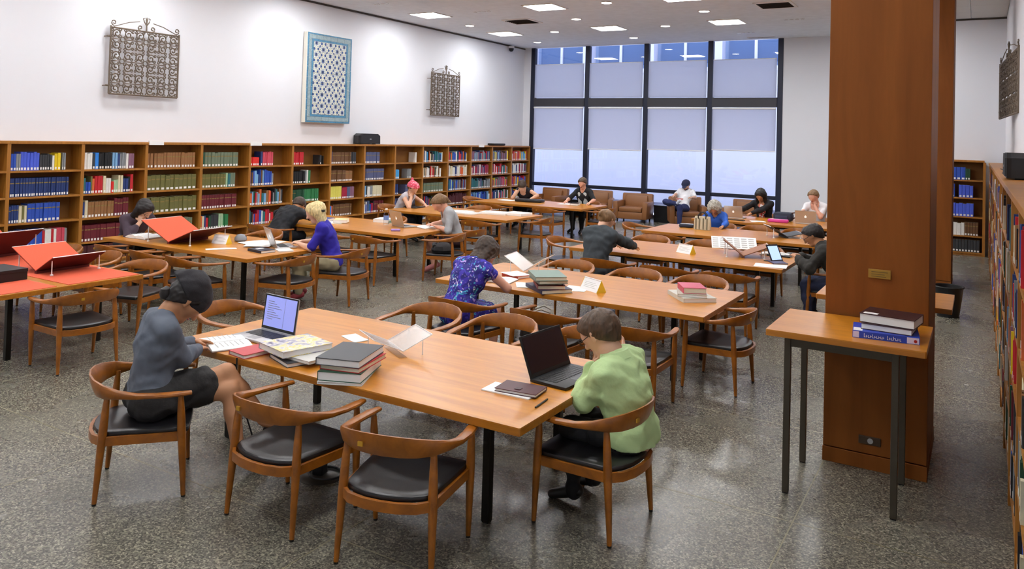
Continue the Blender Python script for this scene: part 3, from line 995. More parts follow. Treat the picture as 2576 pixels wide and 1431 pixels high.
# ---------------------------------------------------------------- reading tables
TL, TD, TH = 3.15, 1.50, 0.74


def chamfer_rect(hx, hy, c):
    return [(-hx + c, -hy), (hx - c, -hy), (hx, -hy + c), (hx, hy - c), (hx - c, hy), (-hx + c, hy), (-hx, hy - c), (-hx, -hy + c)]


def table_top_mesh(hx, hy, th):
    b = MB()
    b.prism(chamfer_rect(hx, hy, 0.006), -0.008, 0, 0)
    b.prism(chamfer_rect(hx + 0.0005, hy + 0.0005, 0.006), -th, -0.008, 1)
    return b.mesh('top', [W_TABLE, W_EDGE])


tt_me = table_top_mesh(TL / 2, TD / 2, 0.048)
leg_me = MB().box(-0.026, 0.026, -0.026, 0.026, 0.008, TH - 0.055, bev=0.003).mesh('leg', M_STEEL)
foot_me = MB().box(-0.022, 0.022, -0.022, 0.022, 0, 0.01).mesh('foot', M_DARK)
long_me = MB().box(-TL / 2 + 0.40, TL / 2 - 0.40, -0.018, 0.018, TH - 0.105, TH - 0.05).mesh('apron', M_STEEL)
short_me = MB().box(-0.018, 0.018, -TD / 2 + 0.30, TD / 2 - 0.30, TH - 0.105, TH - 0.05).mesh('apron', M_STEEL)


def table(label, x0, y0, length=TL):
    t = tag(empty('reading_table', (x0 + TL / 2, y0 + TD / 2, 0)), label, 'table', 'long oak reading tables')
    link('top', tt_me, t, (0, 0, TH))
    for sx in (-1, 1):
        for sy in (-1, 1):
            l_ = link('leg', leg_me, t, (sx * (TL / 2 - 0.38), sy * (TD / 2 - 0.28), 0))
            link('foot', foot_me, l_)
    for sy in (-1, 1):
        link('apron', long_me, t, (0, sy * (TD / 2 - 0.28), 0))
    for sx in (-1, 1):
        link('apron', short_me, t, (sx * (TL / 2 - 0.38), 0, 0))
    return t


TX, LX = -5.37, -11.18
TY = [3.87, 7.31, 10.72, 13.70, 16.62]
LY = [3.92, 6.86, 10.02, 13.25, 16.65]
TLAB = ['large oak reading table in the foreground with two open laptops', 'oak reading table with two stacks of old books beside the floral dress', 'oak reading table with a propped tablet beside the pillar', 'oak reading table holding the striped tote bag', 'farthest oak table on the right, with two silver laptops by the window wall']
LLAB = ['oak reading table covered with orange felt mats', 'oak reading table with the orange book cradle and the blonde woman', 'oak reading table with a water bottle and open laptop', 'oak reading table spread with newspapers', 'oak reading table nearest the armchairs and window']
for q in range(5):
    table(TLAB[q], TX, TY[q])
    table(LLAB[q], LX, LY[q])

# ---------------------------------------------------------------- chairs
def chair_proto():
    t = empty('armchair_reading')
    # arm and back rail in one sweep, flat at the arms and upright at the back
    half = [(0.318, 0.265, 0.672, 0.022, 0.0125), (0.334, 0.18, 0.674, 0.034, 0.0145), (0.345, 0.06, 0.677, 0.034, 0.015), (0.343, -0.06, 0.682, 0.030, 0.018), (0.322, -0.17, 0.694, 0.024, 0.028), (0.272, -0.255, 0.702, 0.018, 0.046), (0.195, -0.312, 0.709, 0.0145, 0.058), (0.10, -0.343, 0.713, 0.013, 0.064), (0.0, -0.352, 0.714, 0.013, 0.066)]
    pts = [(-x, y_, z, a, b) for x, y_, z, a, b in half] + [h_ for h_ in reversed(half[:-1])]
    rings = []
    for i, (x, y_, z, a, b) in enumerate(pts):
        p0 = Vector(pts[max(0, i - 1)][:3])
        p1_ = Vector(pts[min(len(pts) - 1, i + 1)][:3])
        tg = (p1_ - p0)
        tg.z = 0
        tg.normalize()
        nrm = Vector((tg.y, -tg.x, 0))
        up = Vector((0, 0, 1)) + nrm * 0.0
        ring = []
        for j in range(10):
            an = 2 * PI * j / 10
            cc, ss = math.cos(an), math.sin(an)
            e = 0.75
            cx_ = math.copysign(abs(cc) ** e, cc)
            sz_ = math.copysign(abs(ss) ** e, ss)
            tilt = 0.25 * max(0.0, (b - 0.02) / 0.037)
            ring.append(Vector((x, y_, z)) + nrm * (a * cx_ - sz_ * b * tilt * -1) + up * (b * sz_))
        rings.append(ring)
    MB().loft(rings).build('back_rail', W_CHAIR, t, smooth=True)
    legs = [((-0.305, 0.235), (-0.322, 0.20), 'f'), ((0.305, 0.235), (0.322, 0.20), 'f'), ((-0.285, -0.285), (-0.262, -0.235), 'r'), ((0.285, -0.285), (0.262, -0.235), 'r')]
    for (bx, by), (tx, ty), kk in legs:
        ztop = 0.668 if kk == 'f' else 0.685
        zz = [0.012, 0.15, 0.36, 0.44, 0.56, ztop]
        rr = [0.0145, 0.019, 0.0255, 0.0265, 0.0235, 0.016]
        pts_ = [(bx + (tx - bx) * z / ztop, by + (ty - by) * z / ztop, z) for z in zz]
        l_ = MB().tube(pts_, rr, 10).build('leg', W_CHAIR, t, smooth=True)
        MB().tube([(bx, by, 0), (bx, by, 0.013)], 0.0135, 8).build('foot', M_DARK, l_)
    # seat rails

    def rail(pts_, h0=0.055, th=0.022):
        rings_ = []
        for i, p in enumerate(pts_):
            p = Vector(p)
            a = Vector(pts_[max(0, i - 1)])
            b = Vector(pts_[min(len(pts_) - 1, i + 1)])
            tg = (b - a).normalized()
            n_ = Vector((tg.y, -tg.x, 0)).normalized()
            rings_.append([p + n_ * th / 2 * sx + Vector((0, 0, sz * h0 / 2)) for sx, sz in ((-1, -1), (1, -1), (1, 1), (-1, 1))])
        return MB().loft(rings_)
    zc = 0.392
    rail([(-0.30, 0.225, zc), (0.30, 0.225, zc)]).build('seat_rail', W_CHAIR, t)
    for sx in (-1, 1):
        rail([(sx * 0.305, 0.22, zc), (sx * 0.273, -0.25, zc)]).build('seat_rail', W_CHAIR, t)
    rail([(-0.273, -0.25, zc), (-0.2, -0.315, zc), (-0.1, -0.345, zc), (0, -0.352, zc), (0.1, -0.345, zc), (0.2, -0.315, zc), (0.273, -0.25, zc)]).build('seat_rail', W_CHAIR, t, smooth=True)
    # seat pad
    out = [(-0.285, 0.255), (-0.15, 0.265), (0, 0.268), (0.15, 0.265), (0.285, 0.255), (0.298, 0.235), (0.285, 0.0), (0.262, -0.215), (0.235, -0.265), (0.17, -0.305), (0.09, -0.33), (0, -0.337), (-0.09, -0.33), (-0.17, -0.305), (-0.235, -0.265), (-0.262, -0.215), (-0.285, 0.0), (-0.298, 0.235)]
    rings_ = []
    for sc_, z in ((0.93, 0.408), (0.985, 0.414), (1.0, 0.428), (0.985, 0.442), (0.95, 0.448), (0.75, 0.445), (0.45, 0.438), (0.15, 0.435)):
        rings_.append([Vector((p[0] * sc_, -0.03 + (p[1] + 0.03) * sc_, z)) for p in out])
    MB().loft(rings_).build('seat_pad', M_LEATHER, t, smooth=True)
    MB().box(-0.13, -0.10, -0.372, -0.362, 0.70, 0.725, M=None).build('brass_tag', M_BRASS, t)
    return t


CH = chair_proto()
CH.name = 'reading_chair'
# (x, y, facing angle in degrees from +y, label)
CHAIRS = [
    (-4.80, 3.33, -39, 'wooden round-back chair holding the woman in the dark beret'),
    (-3.70, 3.60, 0, 'empty wooden chair with black seat in front of the foreground book stack'),
    (-2.83, 3.63, 14, 'empty wooden chair closest to the camera, at the front table corner'),
    (-2.10, 4.60, 86, 'wooden chair holding the man in the light green shirt'),
    (-5.80, 4.92, -84, 'empty chair at the end of the foreground table behind the silver laptop'),
    (-4.42, 5.80, 180, 'empty chair beyond the clear book stand on the foreground table'),
    (-3.62, 5.82, 182, 'empty chair behind the foreground table, just left of the black laptop'),
    (-2.82, 5.86, 178, 'empty chair directly behind the black laptop screen'),
    (-4.52, 6.70, -4, 'chair holding the woman in the blue floral dress'),
    (-3.58, 6.76, -2, 'chair with the black handbag on its seat'),
    (-2.68, 6.72, 3, 'empty chair just behind the head of the man in green'),
    (-2.22, 7.76, 88, 'empty chair at the table end beside the pink-topped book stack'),
    (-4.62, 9.14, 180, 'empty chair behind the clear stand on the second table'),
    (-3.66, 9.06, 182, 'empty chair behind the white tent card on the second table'),
    (-2.86, 9.10, 176, 'empty chair behind the pink-topped book stack'),
    (-4.45, 10.08, 0, 'chair holding the person in the dark grey sweatshirt'),
    (-3.55, 10.06, 0, 'empty chair right of the person in the grey sweatshirt'),
    (-2.75, 10.10, 2, 'empty chair in front of the papers at the tablet table'),
    (-5.72, 11.45, -92, 'empty chair at the end of the tablet table left of the grey sweatshirt'),
    (-4.80, 12.56, 182, 'empty chair behind the tablet table, nearest the window aisle'),
    (-3.85, 12.56, 180, 'empty chair behind the tablet table, beyond its white tent card'),
    (-2.95, 12.56, 178, 'empty chair behind the propped newspaper'),
    (-1.74, 11.42, 90, 'chair holding the man in the dark jacket beside the pillar'),
    (-5.68, 14.5, -88, 'empty chair at the left end of the tote bag table'),
    (-4.85, 13.45, 3, 'empty chair tucked at the front of the tote bag table'),
    (-3.75, 13.45, -4, 'empty chair at the front of the tote bag table near the dark book cradle'),
    (-4.50, 15.62, 180, 'chair holding the grey-haired woman in blue'),
    (-3.75, 15.66, 178, 'empty chair behind the tote bag table beyond the woman in blue'),
    (-2.95, 15.66, 182, 'empty chair behind the tote bag table next to the pillar'),
    (-4.25, 18.50, 180, 'chair holding the woman in the black cardigan'),
    (-3.12, 18.55, 180, 'chair holding the woman in white by the wall'),
    (-7.78, 4.52, 86, 'empty chair at the end of the orange felt table'),
    (-8.60, 5.66, 194, 'empty chair at the far corner of the orange felt table'),
    (-9.62, 5.72, 182, 'empty chair behind the front orange book cradle'),
    (-10.5, 5.72, 178, 'empty chair behind the orange felt table, nearest the bookcases'),
    (-10.25, 6.62, -6, 'empty chair in front of the orange cradle table, closest to the bookcases'),
    (-9.42, 6.60, -8, 'empty chair in front of the large orange book cradle'),
    (-8.66, 6.60, -10, 'empty chair in front of the orange cradle table near its corner'),
    (-7.86, 7.36, 100, 'empty chair in front of the blonde woman, at the table end'),
    (-7.74, 8.30, 104, 'chair holding the blonde woman in the blue shirt'),
    (-9.9, 8.66, 176, 'empty chair behind the orange cradle table'),
    (-11.42, 7.75, -84, 'chair holding the dark-haired woman in glasses'),
    (-10.68, 9.60, -6, 'chair holding the man in the black jacket seen from behind'),
    (-9.15, 9.66, -4, 'empty chair behind the blonde woman at the bottle table'),
    (-8.38, 9.72, -3, 'empty chair at the front corner of the bottle table'),
    (-7.66, 10.62, 108, 'empty chair at the near end of the bottle table beside the floral dress'),
    (-7.80, 11.42, 86, 'chair holding the woman in the grey shirt'),
    (-9.9, 11.84, 180, 'empty chair behind the bottle table'),
    (-11.5, 14.0, -90, 'chair holding the woman with the pink headband'),
    (-9.3, 12.92, 0, 'empty chair in front of the newspaper table'),
    (-8.42, 12.90, 2, 'empty chair at the front corner of the newspaper table'),
    (-7.86, 14.1, 98, 'empty chair at the end of the newspaper table'),
    (-10.0, 15.10, 180, 'empty chair behind the newspaper table'),
    (-8.75, 16.32, 0, 'empty chair in front of the man in the black and grey shirt'),
    (-10.2, 16.30, 0, 'empty chair in front of the woman in the black top'),
    (-7.82, 17.25, 92, 'empty chair at the table end beside the man in the black and grey shirt'),
    (-8.80, 18.52, 180, 'chair holding the man in the black and grey shirt'),
    (-10.55, 18.50, 180, 'chair holding the woman in the black top'),
    (-11.55, 17.5, -90, 'empty chair at the bookcase end of the table nearest the window'),
]
for i, (x, y_, a, lab) in enumerate(CHAIRS):
    c = CH if i == 0 else copy_tree(CH)
    c.location = (x, y_, 0)
    c.rotation_euler = (0, 0, rad(a))
    tag(c, lab, 'chair', 'round-back reading chairs')

# ---------------------------------------------------------------- standing tables at the pillar
def standing_table(label, x0, x1, y0, y1, h):
    t = tag(empty('standing_table', ((x0 + x1) / 2, (y0 + y1) / 2, 0)), label, 'table', 'standing-height tables at the pillar')
    hx, hy = (x1 - x0) / 2, (y1 - y0) / 2
    link('top', table_top_mesh(hx, hy, 0.042), t, (0, 0, h))
    lx0, lx1, ly = -hx + 0.13, hx - 0.18, hy - 0.10
    for lx in (lx0, lx1):
        for s in (-1, 1):
            l_ = MB().box(-0.021, 0.021, -0.021, 0.021, 0.008, h - 0.044, bev=0.003).build('leg', M_TSTEEL, t, (lx, s * ly, 0))
            MB().box(-0.018, 0.018, -0.018, 0.018, 0, 0.01).build('foot', M_DARK, l_)
    for s in (-1, 1):
        MB().box(lx0 + 0.021, lx1 - 0.021, s * ly - 0.012, s * ly + 0.012, h - 0.115, h - 0.045).build('apron', M_TSTEEL, t)
    for lx in (lx0, lx1):
        MB().box(lx - 0.012, lx + 0.012, -ly + 0.021, ly - 0.021, h - 0.115, h - 0.045).build('apron', M_TSTEEL, t)
    return t


standing_table('tall narrow wooden standing table in front of the pillar', -1.25, -0.27, 5.55, 6.36, 1.12)
standing_table('standing table mostly hidden behind the wide pillar', -1.24, -0.18, 7.42, 8.20, 1.07)
t = tag(empty('waste_bin', (-0.36, 12.9, 0)), 'black waste bin on the floor of the right aisle', 'bin')
MB().lathe([(0.001, 0.01), (0.14, 0.01), (0.19, 0.42), (0.2, 0.425), (0.18, 0.43), (0.13, 0.03), (0.001, 0.03)], 20).build('bin_body', M_BLACK, t, smooth=True)
MB().tube([(0.195 * math.cos(k * PI / 10), 0.195 * math.sin(k * PI / 10), 0.425) for k in range(20)], 0.012, 6, closed=True).build('rim', M_DARK, t)
MB().lathe([(0.001, 0.0), (0.145, 0.0), (0.145, 0.014), (0.001, 0.014)], 16).build('base_ring', M_DARK, t)

# ---------------------------------------------------------------- leather armchairs by the window
def club_chair():
    t = empty('club_chair')
    MB().box(-0.46, 0.46, -0.38, 0.40, 0.09, 0.30, bev=0.02).build('base', M_ARM, t, smooth=True)
    MB().box(-0.345, 0.345, -0.30, 0.42, 0.30, 0.44, bev=0.04).build('seat_cushion', M_ARM, t, smooth=True)
    for s in (-1, 1):
        M_ = Matrix.Translation((s * 0.42, 0.02, 0)) @ Matrix.Rotation(rad(3) * s, 4, 'Y')
        MB().box(-0.075, 0.075, -0.40, 0.40, 0.10, 0.60, M=M_, bev=0.03).build('arm', M_ARM, t, smooth=True)
    M_ = Matrix.Translation((0, -0.38, 0.09)) @ Matrix.Rotation(rad(8), 4, 'X')
    MB().box(-0.47, 0.47, -0.09, 0.09, 0, 0.72, M=M_, bev=0.04).build('back', M_ARM, t, smooth=True)
    M_ = Matrix.Translation((0, -0.27, 0.40)) @ Matrix.Rotation(rad(10), 4, 'X')
    MB().box(-0.34, 0.34, -0.06, 0.06, 0, 0.36, M=M_, bev=0.04).build('back_cushion', M_ARM, t, smooth=True)
    for sx in (-1, 1):
        for sy in (-1, 1):
            MB().tube([(sx * 0.4, sy * 0.33, 0), (sx * 0.4, sy * 0.33, 0.1)], [0.022, 0.03], 8).build('foot', M_ARMLEG, t)
    return t


CC = club_chair()
ARMS = [(-8.82, 21.85, 186, 'empty brown leather club chair beside the black cube side table'),
        (-11.75, 21.9, 176, 'brown leather club chair behind the woman in the black top'),
        (-10.15, 22.1, 200, 'brown leather club chair partly behind the man in the black and grey shirt'),
        (-7.16, 21.72, 205, 'brown leather club chair holding the man in the cap'),
        (-5.62, 22.1, 176, 'brown leather club chair behind the woman in the black cardigan')]
for i, (x, y_, a, lab) in enumerate(ARMS):
    c = CC if i == 0 else copy_tree(CC)
    c.location = (x, y_, 0)
    c.rotation_euler = (0, 0, rad(a))
    tag(c, lab, 'armchair', 'brown leather club chairs by the window')
M_CUBE = mat('black_lacquer', '#101216', 0.25)
for x, y_, lab in ((-8.02, 22.35, 'black cube side table between the empty club chair and the man in the cap'), (-10.95, 22.3, 'black cube side table between the two club chairs near the bookcases')):
    t = tag(empty('side_table', (x, y_, 0)), lab, 'side table', 'black cube side tables')
    MB().box(-0.27, 0.27, -0.27, 0.27, 0.46, 0.50, bev=0.004).build('top', M_CUBE, t)
    for (a, b, c_, d) in ((-0.26, -0.235, -0.26, 0.26), (0.235, 0.26, -0.26, 0.26), (-0.235, 0.235, 0.235, 0.26), (-0.235, 0.235, -0.26, -0.235)):
        MB().box(a, b, c_, d, 0.0, 0.46).build('panel', M_CUBE, t)

# ---------------------------------------------------------------- things on the tables
ZT = TH
COVER = {}


def cover_mat(c):
    if c not in COVER:
        COVER[c] = mat('cover_' + c.strip('#'), c, 0.45, var=0.08, vscale=25)
    return COVER[c]


def lying_book(label, x, y, z, rz, w, d, t_, color, pages=None, group=None, title=None, sheen=None):
    """A closed book lying flat: spine on local -x."""
    b = MB()
    c = 0.004
    b.box(-w / 2, w / 2, -d / 2, d / 2, 0, c)
    b.box(-w / 2, w / 2, -d / 2, d / 2, t_ - c, t_)
    b.box(-w / 2, -w / 2 + c, -d / 2, d / 2, c, t_ - c)
    o = b.build('book', sheen or cover_mat(color), None, (x, y, z), rad(rz))
    tag(o, label, 'book', group)
    MB().box(-w / 2 + c, w / 2 - 0.005, -d / 2 + 0.004, d / 2 - 0.004, c, t_ - c).build('pages', pages or M_PAPER, o)
    if title:
        MB().box(-w * 0.25, w * 0.25, d * 0.05, d * 0.22, t_, t_ + 0.0006).build('title_block', title, o)
    return o


def sheet(label, x, y, z, rz, w=0.24, d=0.32, n=1, group=None, cat='paper', m_=None):
    b = MB()
    nn = 6
    vs_, fs = [], []
    for i in range(nn + 1):
        for j in (0, 1):
            q = i / nn
            vs_.append((-w / 2 + w * q, (-d / 2, d / 2)[j], 0.0015 + 0.004 * math.sin(q * 3 + x * 7) ** 2))
    for i in range(nn):
        fs.append((2 * i, 2 * i + 2, 2 * i + 3, 2 * i + 1))
    b.add(vs_, fs)
    b.box(-w / 2, w / 2, -d / 2, d / 2, 0, 0.001 * n)
    return tag(b.build('paper', m_ or M_PAPER, None, (x, y, z), rad(rz)), label, cat, group)


def open_book(label, x, y, z, rz, w=0.44, d=0.30, th=0.022, cover='#6b4630', pages=None):
    t = tag(empty('open_book', (x, y, z), rad(rz)), label, 'book')
    MB().box(-w / 2 - 0.006, w / 2 + 0.006, -d / 2 - 0.006, d / 2 + 0.006, 0, 0.004).build('cover', cover_mat(cover), t)
    for s in (-1, 1):
        rings = []
        for i in range(9):
            q = i / 8
            xx = s * (0.004 + (w / 2 - 0.006) * q)
            zz = 0.004 + th * (0.35 + 0.65 * math.sin(PI * min(1, q * 0.85 + 0.18)))
            rings.append([Vector((xx, -d / 2, 0.004)), Vector((xx, d / 2, 0.004)), Vector((xx, d / 2, zz)), Vector((xx, -d / 2, zz))])
        if s < 0:
            rings.reverse()
        MB().loft(rings).build('page_block', pages or M_PAPER, t, smooth=False)
    m_ = mat('faint_print', '#b9b9b6', 0.8)
    for s in (-1, 1):
        b = MB()
        for k in range(6):
            b.box(s * w * 0.27 - w * 0.15, s * w * 0.27 + w * 0.15, -d * 0.34 + k * d * 0.125, -d * 0.34 + k * d * 0.125 + 0.006, th + 0.0045, th + 0.0052)
        b.build('print_lines', m_, t)
    return t


def laptop(label, x, y, z, rz, w=0.38, d=0.26, ang=105, body=None, bezel=None, screen='#d6dcf6', emit=0.9, lid=None, logo=False, group='open laptops'):
    """Local -y is the user's side; hinge at +y."""
    body = body or M_SILVER
    t = tag(empty('laptop', (x, y, z), rad(rz)), label, 'laptop', group)
    base = MB().box(-w / 2, w / 2, -d / 2, d / 2, 0.002, 0.022, bev=0.005).build('base', body, t, smooth=True)
    kb = MB()
    for r_ in range(5):
        for c_ in range(12):
            kx = -w * 0.42 + c_ * w * 0.84 / 12
            ky = d * 0.33 - r_ * d * 0.095
            kb.box(kx + 0.002, kx + w * 0.84 / 12 - 0.002, ky - d * 0.085, ky, 0.022, 0.0245)
    kb.build('keyboard', M_BLACK, base)
    MB().box(-w * 0.13, w * 0.13, -d * 0.42, -d * 0.2, 0.0219, 0.0226).build('trackpad', mat('trackpad_grey', '#9a9a9c', 0.35, metal=0.4) if body is M_SILVER else mat('trackpad_black', '#26282c', 0.35), base)
    M_ = Matrix.Translation((0, d / 2 - 0.004, 0.02)) @ Matrix.Rotation(rad(-(ang - 90)), 4, 'X')
    lidd = MB().box(-w / 2, w / 2, -0.004, 0.004, 0, d * 0.98, M=M_, bev=0.003).build('lid', lid or body, t)
    MB().box(-w / 2 + 0.004, w / 2 - 0.004, -0.0052, -0.004, 0.006, d * 0.975, M=M_).build('bezel', bezel or M_BLACK, lidd)
    sc_ = mat_screen('screen_' + label[:12].replace(' ', '_'), screen, emit) if emit else mat('dark_screen', '#14141f', 0.18, spec=0.6)
    MB().box(-w / 2 + 0.02, w / 2 - 0.02, -0.0062, -0.005, 0.028, d * 0.93, M=M_).build('screen', sc_, lidd)
    if emit:
        mm = mat('screen_text', '#8a90a8', 0.6)
        b = MB()
        for k in range(9):
            b.box(-w * 0.38, -w * 0.38 + w * (0.18 + 0.08 * ((k * 7) % 4)), -0.0068, -0.0062, d * 0.3 + k * d * 0.06, d * 0.3 + k * d * 0.06 + 0.005, M=M_)
        b.box(w * 0.12, w * 0.128, -0.0068, -0.0062, 0.03, d * 0.92, M=M_)
        b.build('window_lines', mm, lidd)
    if logo:
        b = MB()
        b.lathe([(0.0001, 0), (0.022, 0), (0.022, 0.001), (0.0001, 0.001)], 16, M=M_ @ Matrix.Translation((0, 0.0042, d * 0.5)) @ Matrix.Rotation(rad(-90), 4, 'X'))
        b.box(-0.004, 0.006, 0.0042, 0.0052, d * 0.5 + 0.024, d * 0.5 + 0.036, M=M_)
        b.build('lid_emblem', mat('white_emblem', '#f6f6f8', 0.3, emit=0.6), lidd)
    return t


def mat_screen(name, c, e):
    if name in MATS:
        return MATS[name]
    m = mat(name, c, 0.25, emit=e)
    return m


def tent(label, x, y, z, rz, w=0.27, hh=0.12):
    t = tag(empty('tent_card', (x, y, z), rad(rz)), label, 'sign', 'white and yellow tent cards')
    for s in (-1, 1):
        M_ = Matrix.Translation((0, s * 0.065, 0)) @ Matrix.Rotation(rad(29) * s, 4, 'X')
        MB().box(-w / 2, w / 2, -0.002, 0.002, 0, hh * 1.13, M=M_).build('panel', M_WHITE, t)
    for s in (-1, 1):
        MB().add([(s * w / 2, -0.065, 0), (s * w / 2, 0.065, 0), (s * w / 2, 0, hh), (s * (w / 2 + 0.003), -0.065, 0), (s * (w / 2 + 0.003), 0.065, 0), (s * (w / 2 + 0.003), 0, hh)], [(0, 1, 2), (3, 5, 4), (0, 3, 4, 1), (1, 4, 5, 2), (2, 5, 3, 0)]).build('end_panel', M_YELLOW, t)
    b = MB()
    M_ = Matrix.Translation((0, -0.065, 0)) @ Matrix.Rotation(rad(-29), 4, 'X')
    for k in range(4):
        b.box(-w * 0.36, w * (0.36 - 0.1 * (k % 2)), -0.0028, -0.002, hh * 0.3 + k * 0.018, hh * 0.3 + k * 0.018 + 0.004, M=M_)
    b.build('print_lines', MATS['faint_print'], t)
    return t


def acrylic_stand(label, x, y, z, rz, w=0.42, d=0.30, ang=40):
    """A clear V-shaped book rest standing on thin feet."""
    t = tag(empty('book_stand', (x, y, z), rad(rz)), label, 'book stand', 'clear acrylic book stands')
    for s in (-1, 1):
        M_ = Matrix.Translation((0, 0, 0.05)) @ Matrix.Rotation(rad(-ang) * s, 4, 'Y')
        x0, x1 = (0.0, w / 2) if s > 0 else (-w / 2, 0.0)
        MB().box(x0, x1, -d / 2, d / 2, -0.002, 0.002, M=M_).build('wing', M_ACRYL, t)
        for (a, b) in (((x0, -d / 2, 0), (x1, -d / 2, 0)), ((x0, d / 2, 0), (x1, d / 2, 0)), ((s * w / 2, -d / 2, 0), (s * w / 2, d / 2, 0))):
            MB().tube([M_ @ Vector(a), M_ @ Vector(b)], 0.0032, 5).build('polished_edge', M_ACRYLE, t)
        lx = s * w * 0.36 * math.cos(rad(ang))
        lz = 0.05 + w * 0.36 * math.sin(rad(ang))
        for yy in (-d * 0.42, d * 0.42):
            MB().tube([(lx, yy, 0.0), (lx, yy, lz)], 0.004, 5).build('foot', M_ACRYLE, t)
    MB().tube([(0, -d / 2, 0.048), (0, d / 2, 0.048)], 0.005, 6).build('spine_edge', M_ACRYLE, t)
    MB().box(-0.03, 0.03, -d / 2, d / 2, 0, 0.004).build('base_strip', M_ACRYL, t)
    return t


def felt_cradle(label, x, y, z, rz, wl, wr, d, al, ar, lining=None, under=None):
    """A V-shaped cradle lined with felt on clear supports; trough along local y."""
    t = tag(empty('book_cradle', (x, y, z), rad(rz)), label, 'book cradle', 'felt-lined book cradles')
    for s, w, an in ((-1, wl, al), (1, wr, ar)):
        M_ = Matrix.Translation((0, 0, 0.03)) @ Matrix.Rotation(rad(-an) * s, 4, 'Y')
        x0, x1 = (0.0, w) if s > 0 else (-w, 0.0)
        MB().box(x0, x1, -d / 2, d / 2, 0.0, 0.006, M=M_).build('felt_wing', lining or M_ORANGE, t)
        MB().box(x0, x1, -d / 2, d / 2, -0.006, -0.0005, M=M_).build('wing_board', under or M_RUST, t)
        MB().tube([M_ @ Vector((s * w, -d / 2, 0.002)), M_ @ Vector((s * w, d / 2, 0.002))], 0.006, 6).build('wing_edge', M_ACRYLE, t)
        lx = s * w * 0.8 * math.cos(rad(an))
        lz = 0.03 + w * 0.8 * math.sin(rad(an)) - 0.008
        for yy in (-d * 0.45, d * 0.45):
            MB().tube([(lx, yy, 0.0), (lx, yy, lz)], 0.006, 6).build('support_rod', M_ACRYLE, t)
            MB().lathe([(0.001, 0.012), (0.016, 0.01), (0.018, 0.0), (0.001, 0.0)], 10, M=Matrix.Translation((lx, yy, 0))).build('support_foot', M_WHITE, t)
    MB().box(-0.02, 0.02, -d / 2, d / 2, 0.0, 0.028).build('trough_block', under or M_RUST, t)
    return t


# --- foreground table
open_book('open white-paged book under the hands of the woman in the beret', -4.97, 4.07, ZT, -24, 0.42, 0.30)
laptop('silver open laptop with a lit document screen on the foreground table', -4.88, 4.36, ZT, -4, 0.42, 0.29, 98, screen='#8f98e0', emit=0.55)
lying_book('thin red book lying at the edge of the foreground table', -4.60, 4.03, ZT, -8, 0.20, 0.30, 0.03, '#c8434a')
lying_book('grey softcover book under the illustrated one on the foreground table', -4.22, 4.10, ZT, -20, 0.32, 0.30, 0.03, '#3b3f46')
lying_book('white-edged book beneath the illustrated book on the foreground table', -4.12, 4.14, ZT + 0.031, -4, 0.30, 0.32, 0.022, '#c9c7c2')


def mat_picture(name):
    m = bpy.data.materials.new(name)
    m.use_nodes = True
    nt = m.node_tree
    b = nt.nodes['Principled BSDF']
    b.inputs['Roughness'].default_value = 0.35
    tc = nt.nodes.new('ShaderNodeTexCoord')
    nz = nt.nodes.new('ShaderNodeTexNoise')
    nz.inputs['Scale'].default_value = 11
    nz.inputs['Distortion'].default_value = 1.2
    nt.links.new(tc.outputs['Object'], nz.inputs['Vector'])
    rp = nt.nodes.new('ShaderNodeValToRGB')
    e = rp.color_ramp.elements
    e[0].position = 0.3
    e[0].color = hexc('#5a5470')
    e[1].position = 0.72
    e[1].color = hexc('#f0ead8')
    for p_, c_ in ((0.42, '#a9a4b4'), (0.52, '#d8d4c8'), (0.6, '#e2c960')):
        q = e.new(p_)
        q.color = hexc(c_)
    nt.links.new(nz.outputs['Fac'], rp.inputs['Fac'])
    nt.links.new(rp.outputs[0], b.inputs['Base Color'])
    MATS[name] = m
    return m


lying_book('thick illustrated art book with a pale pictorial cover on the foreground table', -4.30, 4.15, ZT + 0.054, -14, 0.36, 0.40, 0.045, '#cfc8b8', sheen=mat_picture('pictorial_cover'))
G1 = 'stack of books on the foreground table'
lying_book('thin white booklet at the bottom of the foreground stack', -3.66, 4.02, ZT, 26, 0.30, 0.40, 0.018, '#d9d8d4', group=G1)
lying_book('thick green book with white pages, second from the bottom of the foreground stack', -3.66, 4.04, ZT + 0.019, 22, 0.30, 0.42, 0.06, '#2f5a46', group=G1)
lying_book('red book in the middle of the foreground stack', -3.65, 4.06, ZT + 0.08, 14, 0.29, 0.40, 0.032, '#b8262c', M_CREAM, group=G1)
lying_book('large charcoal book on top of the foreground stack', -3.67, 4.05, ZT + 0.113, 18, 0.31, 0.42, 0.048, '#3a3d42', group=G1)
sheet('white paper slip behind the charcoal book stack', -4.29, 4.78, ZT, -20, 0.24, 0.13)
acrylic_stand('clear acrylic book stand in the middle of the foreground table', -3.78, 4.66, ZT, 60, 0.50, 0.34, 24)
laptop('black open laptop with a dark screen in front of the man in green', -2.42, 4.87, ZT, 84, 0.50, 0.29, 112, body=M_BLACK, emit=0)
t = tag(empty('notepad', (-2.58, 4.41, ZT), rad(2)), 'white notepad under the burgundy notebook', 'notepad')
MB().box(-0.19, 0.16, -0.10, 0.085, 0, 0.006).build('pages', M_PAPER, t)
MB().box(-0.19, 0.16, -0.10, 0.085, 0.006, 0.007).build('cover', M_WHITE, t)
o = lying_book('burgundy leather notebook with a clasp on the foreground table', -2.54, 4.43, ZT + 0.0072, -84, 0.19, 0.29, 0.022, '#4c1f26')
MB().box(0.02, 0.06, -0.02, 0.02, 0.022, 0.026).build('clasp', cover_mat('#38161b'), o)
t = tag(empty('pen', (-2.315, 4.30, ZT), rad(4)), 'dark pen lying at the foreground table edge', 'pen')
